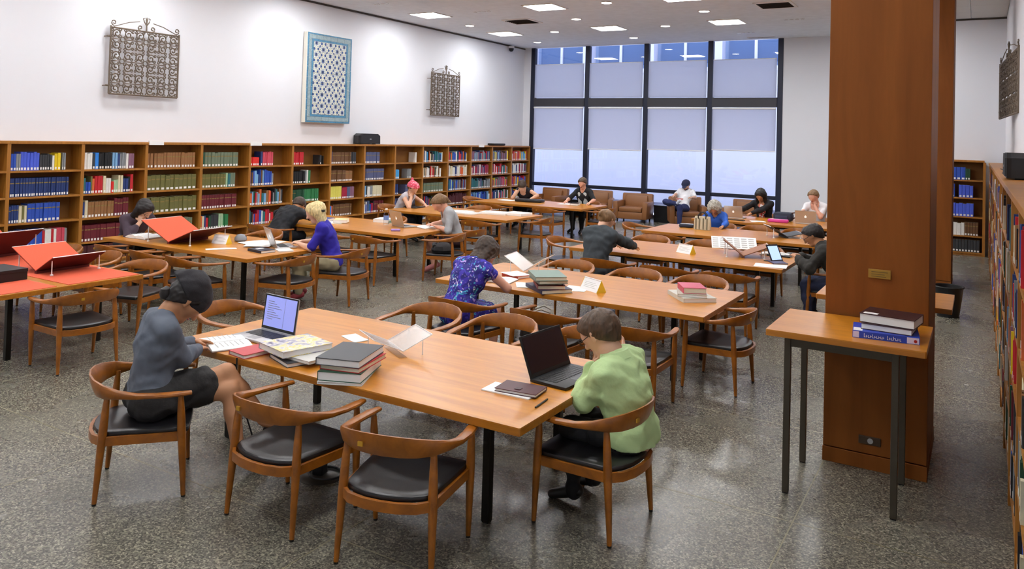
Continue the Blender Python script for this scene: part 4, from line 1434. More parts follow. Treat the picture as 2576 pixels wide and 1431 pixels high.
MB().tube([(0, -0.09, 0.006), (0, 0.045, 0.006)], 0.0055, 8).build('barrel', M_BLACK, t)
MB().tube([(0, 0.045, 0.006), (0, 0.09, 0.006)], [0.006, 0.005], 8).build('cap', M_STEEL, t)
t = tag(empty('power_adapter', (-3.90, 4.04, 0), rad(15)), 'black power adapter plugged into the floor outlet under the foreground table', 'adapter')
MB().lathe([(0.001, 0.02), (0.13, 0.018), (0.15, 0.004), (0.15, 0), (0.001, 0)], 24).build('floor_outlet', mat('outlet_metal', '#55524c', 0.35, metal=0.6), t, smooth=True)
MB().box(-0.05, 0.03, -0.04, 0.04, 0.018, 0.09, bev=0.008).build('plug_block', M_BLACK, t)
MB().tube([(0.03 + 0.12 * math.cos(q * 0.5), 0.01 + 0.10 * math.sin(q * 0.5), 0.012 + 0.001 * q) for q in range(18)], 0.007, 6).build('coiled_cord', M_BLACK, t)
t = tag(empty('cable', (-4.45, 4.0, 0)), 'thin black laptop cable hanging from the foreground table to the floor', 'cable')
MB().tube([(-0.12, -0.155, 0.75), (-0.10, -0.17, 0.6), (-0.02, -0.12, 0.3), (0.02, -0.05, 0.05), (0.15, -0.06, 0.012), (0.38, 0.0, 0.012), (0.48, 0.03, 0.03)], 0.006, 6).build('cord', M_BLACK, t, smooth=True)

# --- second table
G2 = 'stack of old books beside the floral dress'
for q, (lab, c, w, d, th_, rz, pg) in enumerate([('navy old book at the bottom of the stack beside the floral dress', '#22284a', 0.36, 0.46, 0.042, 52, M_CREAM), ('red and cream old book above the navy one', '#8a2a20', 0.30, 0.40, 0.04, 36, M_CREAM), ('dark slim old book in the middle of that stack', '#33353a', 0.26, 0.34, 0.02, 40, M_CREAM), ('green old book second from the top of that stack', '#5f7263', 0.32, 0.42, 0.035, 44, M_CREAM), ('large green old book topping the stack beside the floral dress', '#748a7c', 0.34, 0.44, 0.042, 40, M_CREAM)]):
    if q == 0:
        zz = ZT
    lying_book(lab, -4.02 + 0.01 * (q % 2), 7.56 - 0.01 * q, zz, rz, w, d, th_, c, pg, group=G2)
    zz += th_ + 0.001
tent('white and yellow tent card on the table beside the floral dress', -3.62, 7.84, ZT, -28, 0.30, 0.13)
G3 = 'stack of books topped by a pink one'
zz = ZT
for q, (lab, c, w, d, th_, rz, pg) in enumerate([('wide pale grey book at the bottom of the pink-topped stack', '#c9c8bd', 0.36, 0.46, 0.045, 40, M_PAPER), ('small pale book in the middle of the pink-topped stack', '#b5b6a6', 0.30, 0.40, 0.03, 20, M_PAPER), ('thick pink-covered book on top of its stack', '#c2405e', 0.24, 0.32, 0.06, 30, M_CREAM)]):
    lying_book(lab, -2.60, 8.12, zz, rz, w, d, th_, c, pg, group=G3)
    zz += th_ + 0.001
acrylic_stand('clear acrylic book stand on the table beside the floral dress', -4.72, 8.36, ZT, 10, 0.60, 0.42, 33)
open_book('open book in front of the woman in the floral dress', -4.74, 7.66, ZT, 10, 0.40, 0.30)
lying_book('red book under the grey pamphlet at the floral dress table', -4.70, 8.03, ZT, 70, 0.22, 0.30, 0.03, '#b8402e')
sheet('grey pamphlet lying on the red book', -4.72, 8.02, ZT + 0.031, 62, 0.24, 0.30)
sheet('white sheet sticking out behind the stack of old books', -3.80, 7.80, ZT, 14, 0.24, 0.30)
sheet('crumpled white notes in front of the stack of old books', -4.34, 7.62, ZT, 33, 0.22, 0.30)

# --- third table
tent('white and yellow tent card on the tablet table', -3.74, 11.36, ZT, -24, 0.27, 0.13)
felt_cradle('brown book cradle holding the newspaper beside the tablet', -2.98, 11.62, ZT, 20, 0.36, 0.40, 0.42, 38, 22, mat('brown_board', '#9a6b52', 0.7), mat('brown_board_dark', '#6f4a38', 0.7))
t = tag(empty('newspaper', (-3.12, 11.85, ZT + 0.08), rad(20)), 'white printed newspaper propped up behind the brown cradle', 'newspaper')
M_ = Matrix.Rotation(rad(-58), 4, 'X')
MB().box(-0.36, 0.30, -0.003, 0.003, -0.02, 0.26, M=M_).build('sheet', M_PAPER, t)
b = MB()
for k in range(5):
    for j in range(6):
        b.box(-0.34 + j * 0.105, -0.26 + j * 0.105, -0.0038, -0.003, 0.01 + k * 0.048, 0.035 + k * 0.048, M=M_)
b.build('print_columns', MATS['faint_print'], t)
t = tag(empty('tablet', (-2.42, 11.40, ZT), rad(58)), 'black tablet with a lit page propped beside the man by the pillar', 'tablet')
M_ = Matrix.Translation((0, 0, 0.002)) @ Matrix.Rotation(rad(-28), 4, 'X')
MB().box(-0.11, 0.11, 0, 0.012, 0, 0.26, M=M_, bev=0.004).build('case', M_BLACK, t)
MB().box(-0.09, 0.09, -0.001, 0.0, 0.03, 0.235, M=M_).build('screen', mat_screen('tablet_screen', '#a9c4ee', 0.9), t)
MB().box(-0.11, 0.11, 0.0, 0.16, 0, 0.008, bev=0.002).build('case_flap', M_BLACK, t)
sheet('white papers overhanging the front edge of the tablet table', -2.42, 10.96, ZT, 8, 0.42, 0.30)
lying_book('black folder on the tablet table behind the tablet', -2.52, 12.0, ZT, 86, 0.16, 0.34, 0.02, '#17181c')
open_book('open white book beyond the tablet', -2.62, 11.86 + 0.28, ZT, 5, 0.40, 0.26)
lying_book('slim violet book beneath the hands of the man by the pillar', -2.40, 11.3, ZT, 30, 0.2, 0.28, 0.016, '#4d4568')

# --- fourth table
t = tag(empty('tote_bag', (-4.50, 14.62, ZT), rad(4)), 'striped beige tote bag with black handles in front of the woman in blue', 'bag')
b = MB()
rings = []
for z, sx, sy in ((0.0, 0.15, 0.07), (0.02, 0.155, 0.075), (0.16, 0.15, 0.065), (0.25, 0.14, 0.045)):
    rings.append([Vector((sx * cx_, sy * cy_, z)) for cx_, cy_ in ((-1, -0.7), (-0.8, -1), (0.8, -1), (1, -0.7), (1, 0.7), (0.8, 1), (-0.8, 1), (-1, 0.7))])
b.loft(rings)
b.build('canvas_body', mat('tote_canvas', '#cfc6ac', 0.85, var=0.1, vscale=40, bump=0.1, bscale=120), t, smooth=True)
for xx in (-0.11, -0.045, 0.03, 0.1):
    MB().box(xx - 0.012, xx + 0.012, -0.078, -0.07, 0.01, 0.22).build('stripe', mat('tote_stripe', '#7a7560', 0.85), t)
for s in (-1, 1):
    MB().tube([(-0.07, s * 0.045, 0.2), (-0.075, s * 0.05, 0.28), (-0.03, s * 0.05, 0.33), (0.03, s * 0.05, 0.33), (0.075, s * 0.05, 0.28), (0.07, s * 0.045, 0.2)], 0.012, 6).build('handle', M_BLACK, t, smooth=True)
t = tag(empty('pouch', (-4.86, 14.78, ZT), rad(8)), 'dark blue pouch lying beside the tote bag', 'pouch')
MB().box(-0.14, 0.14, -0.09, 0.09, 0.0, 0.07, bev=0.03).build('pouch_body', mat('dark_blue_nylon', '#1a2236', 0.6), t, smooth=True)
MB().tube([(-0.12, -0.01, 0.071), (0.12, -0.01, 0.071)], 0.004, 5).build('zip', M_SILVER, t)
felt_cradle('dark grey book cradle on the tote bag table', -3.0, 14.55, ZT, 30, 0.34, 0.30, 0.42, 30, 12, mat('slate_foam', '#4a4d52', 0.7), mat('slate_foam_dark', '#26282c', 0.7))

# --- fifth table
laptop('silver laptop opened by the woman in the black cardigan', -4.62, 17.42, ZT, 178, 0.40, 0.28, 108, emit=0.5, logo=True)
laptop('silver laptop in front of the woman in white', -3.12, 17.40, ZT, 182, 0.42, 0.28, 104, emit=0.5, logo=True)
t = tag(empty('pencil_case', (-3.66, 17.2, ZT), rad(3)), 'bright pink pencil case between the two far laptops', 'pencil case')
MB().box(-0.21, 0.21, -0.07, 0.07, 0.0, 0.07, bev=0.025).build('case_body', mat('pink_nylon', '#d8409a', 0.5), t, smooth=True)
MB().tube([(-0.18, -0.01, 0.071), (0.18, -0.01, 0.071)], 0.004, 5).build('zip', M_WHITE, t)
t = tag(empty('backpack', (-3.62, 17.62, ZT), rad(-4)), 'dark blue backpack lying behind the pink pencil case', 'bag')
MB().box(-0.22, 0.18, -0.13, 0.13, 0.0, 0.19, bev=0.06).build('backpack_body', mat('navy_nylon', '#232a3c', 0.7, var=0.1), t, smooth=True)
MB().box(-0.16, 0.1, -0.15, -0.12, 0.02, 0.12, bev=0.014).build('front_pocket', mat('navy_nylon_2', '#2c3550', 0.7), t, smooth=True)
MB().tube([(0.16, 0.0, 0.05), (0.24, 0.0, 0.1), (0.24, 0.0, 0.2), (0.15, 0.0, 0.18)], 0.016, 6).build('strap', mat('brown_strap', '#4a2a22', 0.7), t, smooth=True)
lying_book('dark red book on the paper stack at the farthest right table', -4.98, 17.35, ZT + 0.045, 12, 0.26, 0.34, 0.05, '#5a2420')
lying_book('pale book under the dark red one at the farthest right table', -5.0, 17.33, ZT, 4, 0.32, 0.40, 0.044, '#d9cfd6')
sheet('white sheets at the left end of the farthest right table', -5.02, 16.85, ZT, 6, 0.34, 0.30)
t = tag(empty('phone', (-4.52, 16.95, ZT), rad(82)), 'flat black phone lying in front of the far silver laptop', 'phone')
MB().box(-0.05, 0.05, -0.22, 0.22, 0, 0.016, bev=0.004).build('case', M_BLACK, t)
MB().box(-0.044, 0.044, -0.2, 0.2, 0.016, 0.017).build('screen', MATS['dark_screen'], t)
sheet('loose grey papers beside the pink pencil case', -4.05, 17.05, ZT, 24, 0.3, 0.28)

# --- orange felt table
for y0_, y1_, lab in ((LY[0] + 0.03, LY[0] + 0.56, 'orange felt mat along the front edge of its table'), (LY[0] + 0.68, LY[0] + TD - 0.03, 'wide orange felt mat under the book cradles')):
    t = tag(empty('felt_mat', (LX + TL / 2, (y0_ + y1_) / 2, ZT)), lab, 'mat', 'orange felt table mats')
    hy = (y1_ - y0_) / 2
    MB().box(-TL / 2 + 0.05, TL / 2 - 0.035, -hy, hy, 0.0005, 0.005, bev=0.001).build('felt', M_ORANGE, t)
    MB().box(-TL / 2 + 0.05, TL / 2 - 0.035, -hy, hy, 0, 0.0006).build('backing', M_RUST, t)
felt_cradle('orange-lined book cradle at the front of the orange felt table', -8.93, 5.02, ZT + 0.006, 4, 0.50, 0.34, 0.62, 26, 30)
felt_cradle('taller orange book cradle cut off at the left edge of the photo', -10.35, 4.95, ZT + 0.006, 8, 0.50, 0.55, 0.66, 34, 36)
t = tag(empty('storage_box', (-8.86, 4.33, ZT + 0.006), rad(3)), 'black archival box on the orange felt at the left edge of the photo', 'box')
MB().box(-0.22, 0.22, -0.15, 0.15, 0, 0.10, bev=0.003).build('box_body', M_BLACK, t)
MB().box(-0.224, 0.224, -0.154, 0.154, 0.085, 0.12, bev=0.003).build('lid', M_BLACK, t)

# --- orange cradle table
felt_cradle('large orange-lined cradle in front of the woman in glasses', -9.93, 7.40, ZT, 6, 0.62, 0.52, 0.72, 26, 22)
tent('white and yellow tent card behind the large orange cradle', -9.42, 7.58, ZT, 10, 0.26, 0.13)
t = tag(empty('computer_mouse', (-9.40, 7.90, ZT), rad(30)), 'round grey and black mouse beside the tent card', 'mouse')
MB().lathe([(0.001, 0.11), (0.05, 0.1), (0.085, 0.06), (0.09, 0.02), (0.07, 0.0), (0.001, 0)], 16).build('shell', mat('mouse_grey', '#7f8288', 0.4), t, smooth=True)
MB().lathe([(0.001, 0.03), (0.02, 0.03), (0.02, -0.0), (0.001, 0)], 10, M=Matrix.Translation((0.06, 0.02, 0.05))).build('button', M_BLACK, t)
for q, (x, y_, rz) in enumerate(((-8.98, 8.05, 20), (-9.08, 7.92, -12), (-8.86, 7.78, 38))):
    sheet(('topmost', 'middle', 'lowest')[2 - q] + ' of the loose white sheets beside the blonde woman\'s laptop'.replace("'s", ''), x, y_, ZT + 0.002 + 0.006 * q, rz, 0.36, 0.42)
laptop('silver laptop used by the blonde woman', -8.52, 7.92, ZT, 152, 0.42, 0.28, 112, emit=0.5, logo=True)
lying_book('black book with a white label in front of the blonde woman laptop', -8.40, 7.42, ZT, 80, 0.22, 0.34, 0.035, '#1b2236', title=M_PAPER)
lying_book('white softcover book beside the black one at the blonde woman table', -8.22, 7.66, ZT, 60, 0.2, 0.26, 0.018, '#e6e4e0')
sheet('white paper strip near the front edge of the orange cradle table', -8.98, 7.22, ZT, 58, 0.40, 0.13)
open_book('open white book in front of the woman in glasses', -10.72, 7.22, ZT, 4, 0.44, 0.30, 0.05)

# --- bottle table
laptop('silver laptop used by the woman in the grey shirt', -8.84, 11.06, ZT, 160, 0.42, 0.28, 106, emit=0.5, logo=True)
t = tag(empty('water_bottle', (-9.24, 11.02, ZT)), 'clear plastic water bottle on the table beside the silver laptop', 'bottle')
MB().lathe([(0.001, 0.0), (0.045, 0.002), (0.048, 0.03), (0.044, 0.06), (0.048, 0.1), (0.045, 0.19), (0.02, 0.25), (0.018, 0.27), (0.001, 0.27)], 14).build('bottle_body', M_ACRYL, t, smooth=True)
MB().lathe([(0.001, 0.27), (0.022, 0.27), (0.022, 0.3), (0.001, 0.3)], 12).build('cap', M_WHITE, t)
MB().lathe([(0.0485, 0.09), (0.0492, 0.095), (0.0492, 0.16), (0.0485, 0.165)], 14).build('label_band', mat('bottle_label', '#6f8fd0', 0.5), t)
lying_book('thick white book beside the water bottle', -9.62, 11.42, ZT, 20, 0.30, 0.38, 0.06, '#d9dce0')
lying_book('green book under the thick white one near the water bottle', -9.30, 11.36, ZT, 34, 0.24, 0.3, 0.03, '#3f6a4a')
open_book('open magazine in front of the woman in the grey shirt', -8.38, 11.28, ZT, 66, 0.50, 0.34, 0.03)
sheet('white papers on the bottle table behind the blonde woman', -10.2, 10.62, ZT, 20, 0.5, 0.34)
lying_book('yellow and white book behind the blonde woman', -10.05, 10.72, ZT + 0.008, 32, 0.24, 0.3, 0.06, '#e6d9a2')
lying_book('blue book on the bottle table behind the blonde woman', -10.5, 10.75, ZT, 10, 0.26, 0.3, 0.05, '#39509a')
t = tag(empty('eyeglass_case', (-8.52, 10.42, ZT), rad(40)), 'small violet case at the front corner of the bottle table', 'case')
MB().box(-0.08, 0.08, -0.035, 0.035, 0, 0.04, bev=0.012).build('shell', mat('violet_plastic', '#a98ad0', 0.4), t, smooth=True)
MB().box(-0.081, 0.081, -0.036, 0.036, 0.019, 0.021).build('seam', M_DARK, t)

# --- newspaper table
for q, (x, y_, rz, w, d) in enumerate(((-9.75, 14.0, 6, 0.62, 0.46), (-9.30, 13.78, -8, 0.40, 0.34), (-8.90, 14.22, 12, 0.6, 0.44), (-8.44, 14.36, -6, 0.5, 0.42))):
    lab = ['wide unfolded newspaper nearest the pink headband', 'square white pamphlet at the front edge of the newspaper table', 'crumpled open newspaper in the middle of its table', 'folded newspaper at the right end of its table'][q]
    t = tag(empty('newspaper', (x, y_, ZT), rad(rz)), lab, 'newspaper', 'newspapers on their table')
    MB().box(-w / 2, w / 2, -d / 2, d / 2, 0, 0.02 + 0.012 * q, bev=0.005).build('sheets', M_PAPER, t)
    b = MB()
    for k in range(4):
        for j in range(5):
            b.box(-w * 0.45 + j * w * 0.185, -w * 0.45 + j * w * 0.185 + w * 0.14, -d * 0.42 + k * d * 0.22, -d * 0.42 + k * d * 0.22 + d * 0.12, 0.02 + 0.012 * q, 0.0208 + 0.012 * q)
    b.build('print_columns', MATS['faint_print'], t)
laptop('black laptop in front of the woman with the pink headband', -10.98, 14.1, ZT, 95, 0.40, 0.27, 100, body=M_BLACK, emit=0)

# --- window table on the left
t = tag(empty('document_case', (-9.95, 17.55, ZT), rad(8)), 'long flat black case on the table in front of the woman in the black top', 'case')
MB().box(-0.36, 0.36, -0.16, 0.16, 0, 0.075, bev=0.02).build('case_body', M_BLACK, t, smooth=True)
MB().tube([(-0.08, -0.16, 0.04), (-0.06, -0.2, 0.04), (0.06, -0.2, 0.04), (0.08, -0.16, 0.04)], 0.01, 6).build('handle', M_DARK, t)
sheet('white papers in front of the woman in the black top', -10.62, 17.55, ZT, -8, 0.46, 0.34)
open_book('open book under the arm of the woman in the black top', -10.35, 17.85, ZT, 176, 0.4, 0.28)
sheet('white papers in front of the man in the black and grey shirt', -8.98, 17.7, ZT, 6, 0.40, 0.32)
lying_book('small dark book under the hands of the man in the black and grey shirt', -8.68, 17.62, ZT, 12, 0.2, 0.27, 0.05, '#2d2620')

# --- standing table
G4 = 'stack of books on the standing table'
o = lying_book('blue book with white spine lettering at the bottom of the standing table stack', -0.53, 5.84, 1.12, 96, 0.28, 0.40, 0.045, '#1f3fae', group=G4)
# white lettering strokes, pale end patch and red dot on the spine
b = MB()
seed_w = random.Random(4)
xx = 0.13
for word in (10, 7):
    for k in range(word):
        hgt = 0.026 if k == 0 else seed_w.choice((0.016, 0.016, 0.024))
        b.box(-0.1409, -0.1401, xx - 0.0028, xx, 0.009, 0.009 + hgt)
        b.box(-0.1409, -0.1401, xx - 0.009, xx, 0.006 + hgt * 0.6 if k % 2 else 0.009, (0.006 + hgt * 0.6 if k % 2 else 0.009) + 0.0032)
        xx -= 0.0125
    xx -= 0.013
b.build('spine_lettering', M_WHITE, o)
MB().box(-0.1408, -0.1401, 0.160, 0.197, 0.003, 0.042).build('spine_patch', mat('pale_lilac', '#d8d2ee', 0.6), o)
MB().box(-0.1408, -0.1401, -0.195, -0.125, 0.003, 0.042).build('spine_patch', MATS['pale_lilac'], o)
MB().lathe([(0.0001, 0), (0.010, 0), (0.010, 0.001), (0.0001, 0.001)], 12, M=Matrix.Translation((-0.1408, -0.175, 0.02)) @ Matrix.Rotation(rad(-90), 4, 'Y')).build('spine_dot', mat('red_dot', '#a01818', 0.5), o)
MB().box(-0.12, -0.03, 0.14, 0.195, 0.045, 0.0458).build('cover_patch', M_PAPER, o)
lying_book('white-paged maroon book in the middle of the standing table stack', -0.51, 5.88, 1.166, 266, 0.26, 0.31, 0.04, '#3a2028', group=G4)
o = lying_book('thick dark maroon book on top of the standing table stack', -0.50, 5.90, 1.207, 262, 0.27, 0.34, 0.06, '#35171c', group=G4)
MB().box(0.07, 0.12, -0.15, -0.06, 0.06, 0.0608).build('call_slip', M_PAPER, o)

# --- handbag on the second-row chair
t = tag(empty('handbag', (-3.60, 6.66, 0.448), rad(20)), 'black leather handbag with pale straps on a chair seat', 'bag')
rings = []
for z, sx, sy in ((0.0, 0.20, 0.13), (0.03, 0.22, 0.14), (0.16, 0.20, 0.11), (0.22, 0.15, 0.05)):
    rings.append([Vector((sx * math.cos(k * PI / 6), sy * math.sin(k * PI / 6), z)) for k in range(12)])
MB().loft(rings).build('bag_body', M_LEATHER, t, smooth=True)
for s in (-1, 1):
    MB().tube([(-0.09, s * 0.05, 0.2), (-0.08, s * 0.07, 0.28), (0.0, s * 0.09, 0.31), (0.08, s * 0.07, 0.28), (0.09, s * 0.05, 0.2)], 0.010, 6).build('strap', mat('pale_strap', '#a09a8c', 0.5), t, smooth=True)
MB().box(-0.05, 0.05, -0.105, -0.09, 0.1, 0.14).build('buckle', M_SILVER, t)
t = tag(empty('jacket', (-7.66, 10.62, 0.45), rad(108)), 'dark jacket bundled on the chair at the near end of the bottle table', 'jacket')
rings = []
for z, sx, sy in ((0.0, 0.2, 0.16), (0.05, 0.23, 0.19), (0.11, 0.2, 0.15), (0.15, 0.1, 0.08)):
    rings.append([Vector((sx * math.cos(k * PI / 7) * (1 + 0.12 * math.sin(3 * k + z * 30)), sy * math.sin(k * PI / 7) * (1 + 0.1 * math.cos(5 * k)), z)) for k in range(14)])
MB().loft(rings).build('folded_cloth', mat('dark_wool', '#1d1a1c', 0.9, bump=0.2, bscale=40), t, smooth=True)
MB().tube([(-0.15, 0.1, 0.1), (0.0, 0.16, 0.12), (0.16, 0.08, 0.09)], 0.035, 8).build('sleeve', MATS['dark_wool'], t, smooth=True)

# ---------------------------------------------------------------- people: one continuous surface each, grown from rounded limbs


class SDF:
    def __init__(s, lo, hi, h):
        s.h = h
        s.lo = np.array(lo, np.float32)
        s.n = np.ceil((np.array(hi) - np.array(lo)) / h).astype(int) + 1
        s.D = np.full(tuple(s.n), 1.0, np.float32)
        s.ax = [s.lo[i] + h * np.arange(s.n[i], dtype=np.float32) for i in range(3)]

    def sub(s, lo, hi):
        a = np.clip(np.floor((np.array(lo) - s.lo) / s.h).astype(int), 0, s.n)
        b = np.clip(np.ceil((np.array(hi) - s.lo) / s.h).astype(int) + 1, 0, s.n)
        sl = tuple(slice(a[i], b[i]) for i in range(3))
        X = s.ax[0][sl[0]][:, None, None]
        Y = s.ax[1][sl[1]][None, :, None]
        Z = s.ax[2][sl[2]][None, None, :]
        return sl, X, Y, Z

    def cone(s, a, b, ra, rb, k=0.03, flat=None, fs=1.0):
        a = np.array(a, np.float32)
        b = np.array(b, np.float32)
        m = max(ra, rb) + k + 0.03
        sl, X, Y, Z = s.sub(np.minimum(a, b) - m, np.maximum(a, b) + m)
        if 0 in s.D[sl].shape:
            return
        px, py, pz = X - a[0], Y - a[1], Z - a[2]
        ba = b - a
        if flat is not None:
            n_ = np.array(flat, np.float32)
            n_ = n_ / np.linalg.norm(n_)
            dn = (px * n_[0] + py * n_[1] + pz * n_[2]) * (1 / fs - 1)
            px, py, pz = px + dn * n_[0], py + dn * n_[1], pz + dn * n_[2]
            dbn = float(ba @ n_) * (1 / fs - 1)
            ba = ba + dbn * n_
        L2 = max(float(ba @ ba), 1e-9)
        t_ = np.clip((px * ba[0] + py * ba[1] + pz * ba[2]) / L2, 0, 1)
        d = np.sqrt((px - t_ * ba[0]) ** 2 + (py - t_ * ba[1]) ** 2 + (pz - t_ * ba[2]) ** 2) - (ra + (rb - ra) * t_)
        if flat is not None:
            d = d * (0.5 + 0.5 * fs)
        o = s.D[sl]
        hh = np.maximum(k - np.abs(o - d), 0) / k
        s.D[sl] = np.minimum(o, d) - hh * hh * k * 0.25

    def plane(s, p, n_):
        """Keep the side that n_ points away from."""
        n_ = np.array(n_, np.float32)
        n_ = n_ / np.linalg.norm(n_)
        p = np.array(p, np.float32)
        d = (s.ax[0][:, None, None] - p[0]) * n_[0] + (s.ax[1][None, :, None] - p[1]) * n_[1] + (s.ax[2][None, None, :] - p[2]) * n_[2]
        s.D = np.maximum(s.D, d)

    def carve(s, a, b, ra, rb):
        a = np.array(a, np.float32)
        b = np.array(b, np.float32)
        m = max(ra, rb) + 0.03
        sl, X, Y, Z = s.sub(np.minimum(a, b) - m, np.maximum(a, b) + m)
        px, py, pz = X - a[0], Y - a[1], Z - a[2]
        ba = b - a
        L2 = max(float(ba @ ba), 1e-9)
        t_ = np.clip((px * ba[0] + py * ba[1] + pz * ba[2]) / L2, 0, 1)
        d = np.sqrt((px - t_ * ba[0]) ** 2 + (py - t_ * ba[1]) ** 2 + (pz - t_ * ba[2]) ** 2) - (ra + (rb - ra) * t_)
        s.D[sl] = np.maximum(s.D[sl], -d)

    def wrinkle(s, amp, seed, wl=0.15):
        r_ = np.random.RandomState(seed)
        X, Y, Z = s.ax[0][:, None, None], s.ax[1][None, :, None], s.ax[2][None, None, :]
        band = np.abs(s.D) < 0.05
        acc = np.zeros_like(s.D)
        for q in range(5):
            v = r_.normal(size=3)
            v = v / np.linalg.norm(v) * 2 * PI / (wl * r_.uniform(0.6, 1.5))
            w_ = np.sin(X * v[0] + Y * v[1] + Z * v[2] + r_.uniform(0, 6) + 1.8 * np.sin((X * v[1] - Z * v[0] + Y * v[2]) * 0.6 + q))
            acc += np.sign(w_) * np.abs(w_) ** 1.5
        s.D = np.where(band, s.D + amp * acc / 2.2, s.D)

    def mesh(s, name, m_):
        D = s.D
        I = D < 0
        nx, ny, nz = D.shape
        c = np.zeros((nx - 1, ny - 1, nz - 1), np.int8)
        for dx in (0, 1):
            for dy in (0, 1):
                for dz in (0, 1):
                    c += I[dx:nx - 1 + dx, dy:ny - 1 + dy, dz:nz - 1 + dz]
        act = (c > 0) & (c < 8)
        ii = np.argwhere(act)
        idx = np.full(act.shape, -1, np.int32)
        idx[act] = np.arange(len(ii))
        pos = np.zeros((len(ii), 3), np.float64)
        cnt = np.zeros(len(ii))
        corner = [(a, b, c_) for a in (0, 1) for b in (0, 1) for c_ in (0, 1)]
        vals = {q: D[ii[:, 0] + q[0], ii[:, 1] + q[1], ii[:, 2] + q[2]] for q in corner}
        for a in corner:
            for ax_ in range(3):
                if a[ax_] == 0:
                    b = list(a)
                    b[ax_] = 1
                    b = tuple(b)
                    va, vb = vals[a], vals[b]
                    m = (va < 0) != (vb < 0)
                    t_ = np.where(m, va / np.where(m, va - vb, 1), 0)
                    for k in range(3):
                        pos[:, k] += np.where(m, a[k] + (t_ if k == ax_ else 0), 0)
                    cnt += m
        pos = (ii + pos / np.maximum(cnt, 1)[:, None]) * s.h + s.lo
        quads = []
        for ax_ in range(3):
            u_, v_ = (ax_ + 1) % 3, (ax_ + 2) % 3
            sl0 = [slice(None)] * 3
            sl1 = [slice(None)] * 3
            sl0[ax_] = slice(0, -1)
            sl1[ax_] = slice(1, None)
            A, B = I[tuple(sl0)], I[tuple(sl1)]
            e = np.argwhere(A != B)
            e = e[(e[:, u_] > 0) & (e[:, v_] > 0) & (e[:, u_] < D.shape[u_] - 1) & (e[:, v_] < D.shape[v_] - 1)]
            if not len(e):
                continue

            def at(du, dv):
                q = e.copy()
                q[:, u_] -= du
                q[:, v_] -= dv
                return idx[q[:, 0], q[:, 1], q[:, 2]]
            f = np.stack([at(1, 1), at(0, 1), at(0, 0), at(1, 0)], 1)
            flip = ~A[e[:, 0], e[:, 1], e[:, 2]]
            f[flip] = f[flip][:, ::-1]
            quads.append(f)
        if not quads:
            return None
        F = np.concatenate(quads)
        F = F[(F >= 0).all(1)]
        me = bpy.data.meshes.new(name)
        me.vertices.add(len(pos))
        me.vertices.foreach_set('co', pos.astype(np.float32).ravel())
        me.loops.add(F.size)
        me.loops.foreach_set('vertex_index', F.astype(np.int32).ravel())
        me.polygons.add(len(F))
        me.polygons.foreach_set('loop_start', np.arange(0, F.size, 4, dtype=np.int32))
        me.update(calc_edges=True)
        me.polygons.foreach_set('use_smooth', np.ones(len(F), bool))
        me.materials.append(m_)
        me.validate()
        return me


def rotm(pitch, yaw, roll):
    """pitch > 0 bows forward (about -x), yaw > 0 turns to the person's left."""
    return (Matrix.Rotation(yaw, 3, 'Z') @ Matrix.Rotation(-pitch, 3, 'X') @ Matrix.Rotation(roll, 3, 'Y'))


def skin(name, c):
    return mat('skin_' + name, c, 0.5, var=0.05, vscale=14, spec=0.4)


SK_L = skin('light', '#dcae92')
SK_M = skin('medium', '#c08a64')
SK_T = skin('tan', '#b27a52')
SK_R = skin('rosy', '#e0a78e')


def cloth(name, c, bump=0.12, rough=0.85):
    return mat('cloth_' + name, c, rough, var=0.07, vscale=9, bump=bump, bscale=26)


def hair_m(name, c):
    m = wood('hair_' + name, c, c, 0.5, (60, 60, 6), 0.0, 0.45)
    b = hexc(c)
    for n_ in m.node_tree.nodes:
        if n_.type == 'VALTORGB':
            n_.color_ramp.elements[0].color = tuple(v * 0.55 for v in b[:3]) + (1,)
            n_.color_ramp.elements[1].color = tuple(min(1, v * 1.5) for v in b[:3]) + (1,)
    return m


def mat_floral(name, base, spots, scale=16.0):
    m = bpy.data.materials.new(name)
    m.use_nodes = True
    nt = m.node_tree
    b = nt.nodes['Principled BSDF']
    b.inputs['Roughness'].default_value = 0.75
    tc = nt.nodes.new('ShaderNodeTexCoord')
    prev = None
    for i, (c, sc, th) in enumerate(spots):
        mp = nt.nodes.new('ShaderNodeMapping')
        mp.inputs['Location'].default_value = (i * 3.1, i * 1.7, i * 0.9)
        nt.links.new(tc.outputs['Object'], mp.inputs['Vector'])
        nz = nt.nodes.new('ShaderNodeTexNoise')
        nz.inputs['Scale'].default_value = scale * sc
        nz.inputs['Detail'].default_value = 2.0
        nz.inputs['Distortion'].default_value = 1.4
        nt.links.new(mp.outputs[0], nz.inputs['Vector'])
        rp = nt.nodes.new('ShaderNodeValToRGB')
        rp.color_ramp.elements[0].position = th
        rp.color_ramp.elements[1].position = th + 0.03
        nt.links.new(nz.outputs['Fac'], rp.inputs['Fac'])
        mx = nt.nodes.new('ShaderNodeMix')
        mx.data_type = 'RGBA'
        mx.inputs[7].default_value = hexc(c)
        if prev is None:
            mx.inputs[6].default_value = hexc(base)
        else:
            nt.links.new(prev, mx.inputs[6])
        nt.links.new(rp.outputs['Color'], mx.inputs['Factor'])
        prev = mx.outputs[2]
    nt.links.new(prev, b.inputs['Base Color'])
    MATS[name] = m
    return m


M_EYE = mat('eye_dark', '#1c1512', 0.2)
M_LIP = mat('lip', '#a85a52', 0.5)
M_SHOE = mat('black_shoe', '#141312', 0.4)
M_RIM = mat('spectacle_rim', '#2a2420', 0.3, metal=0.5)


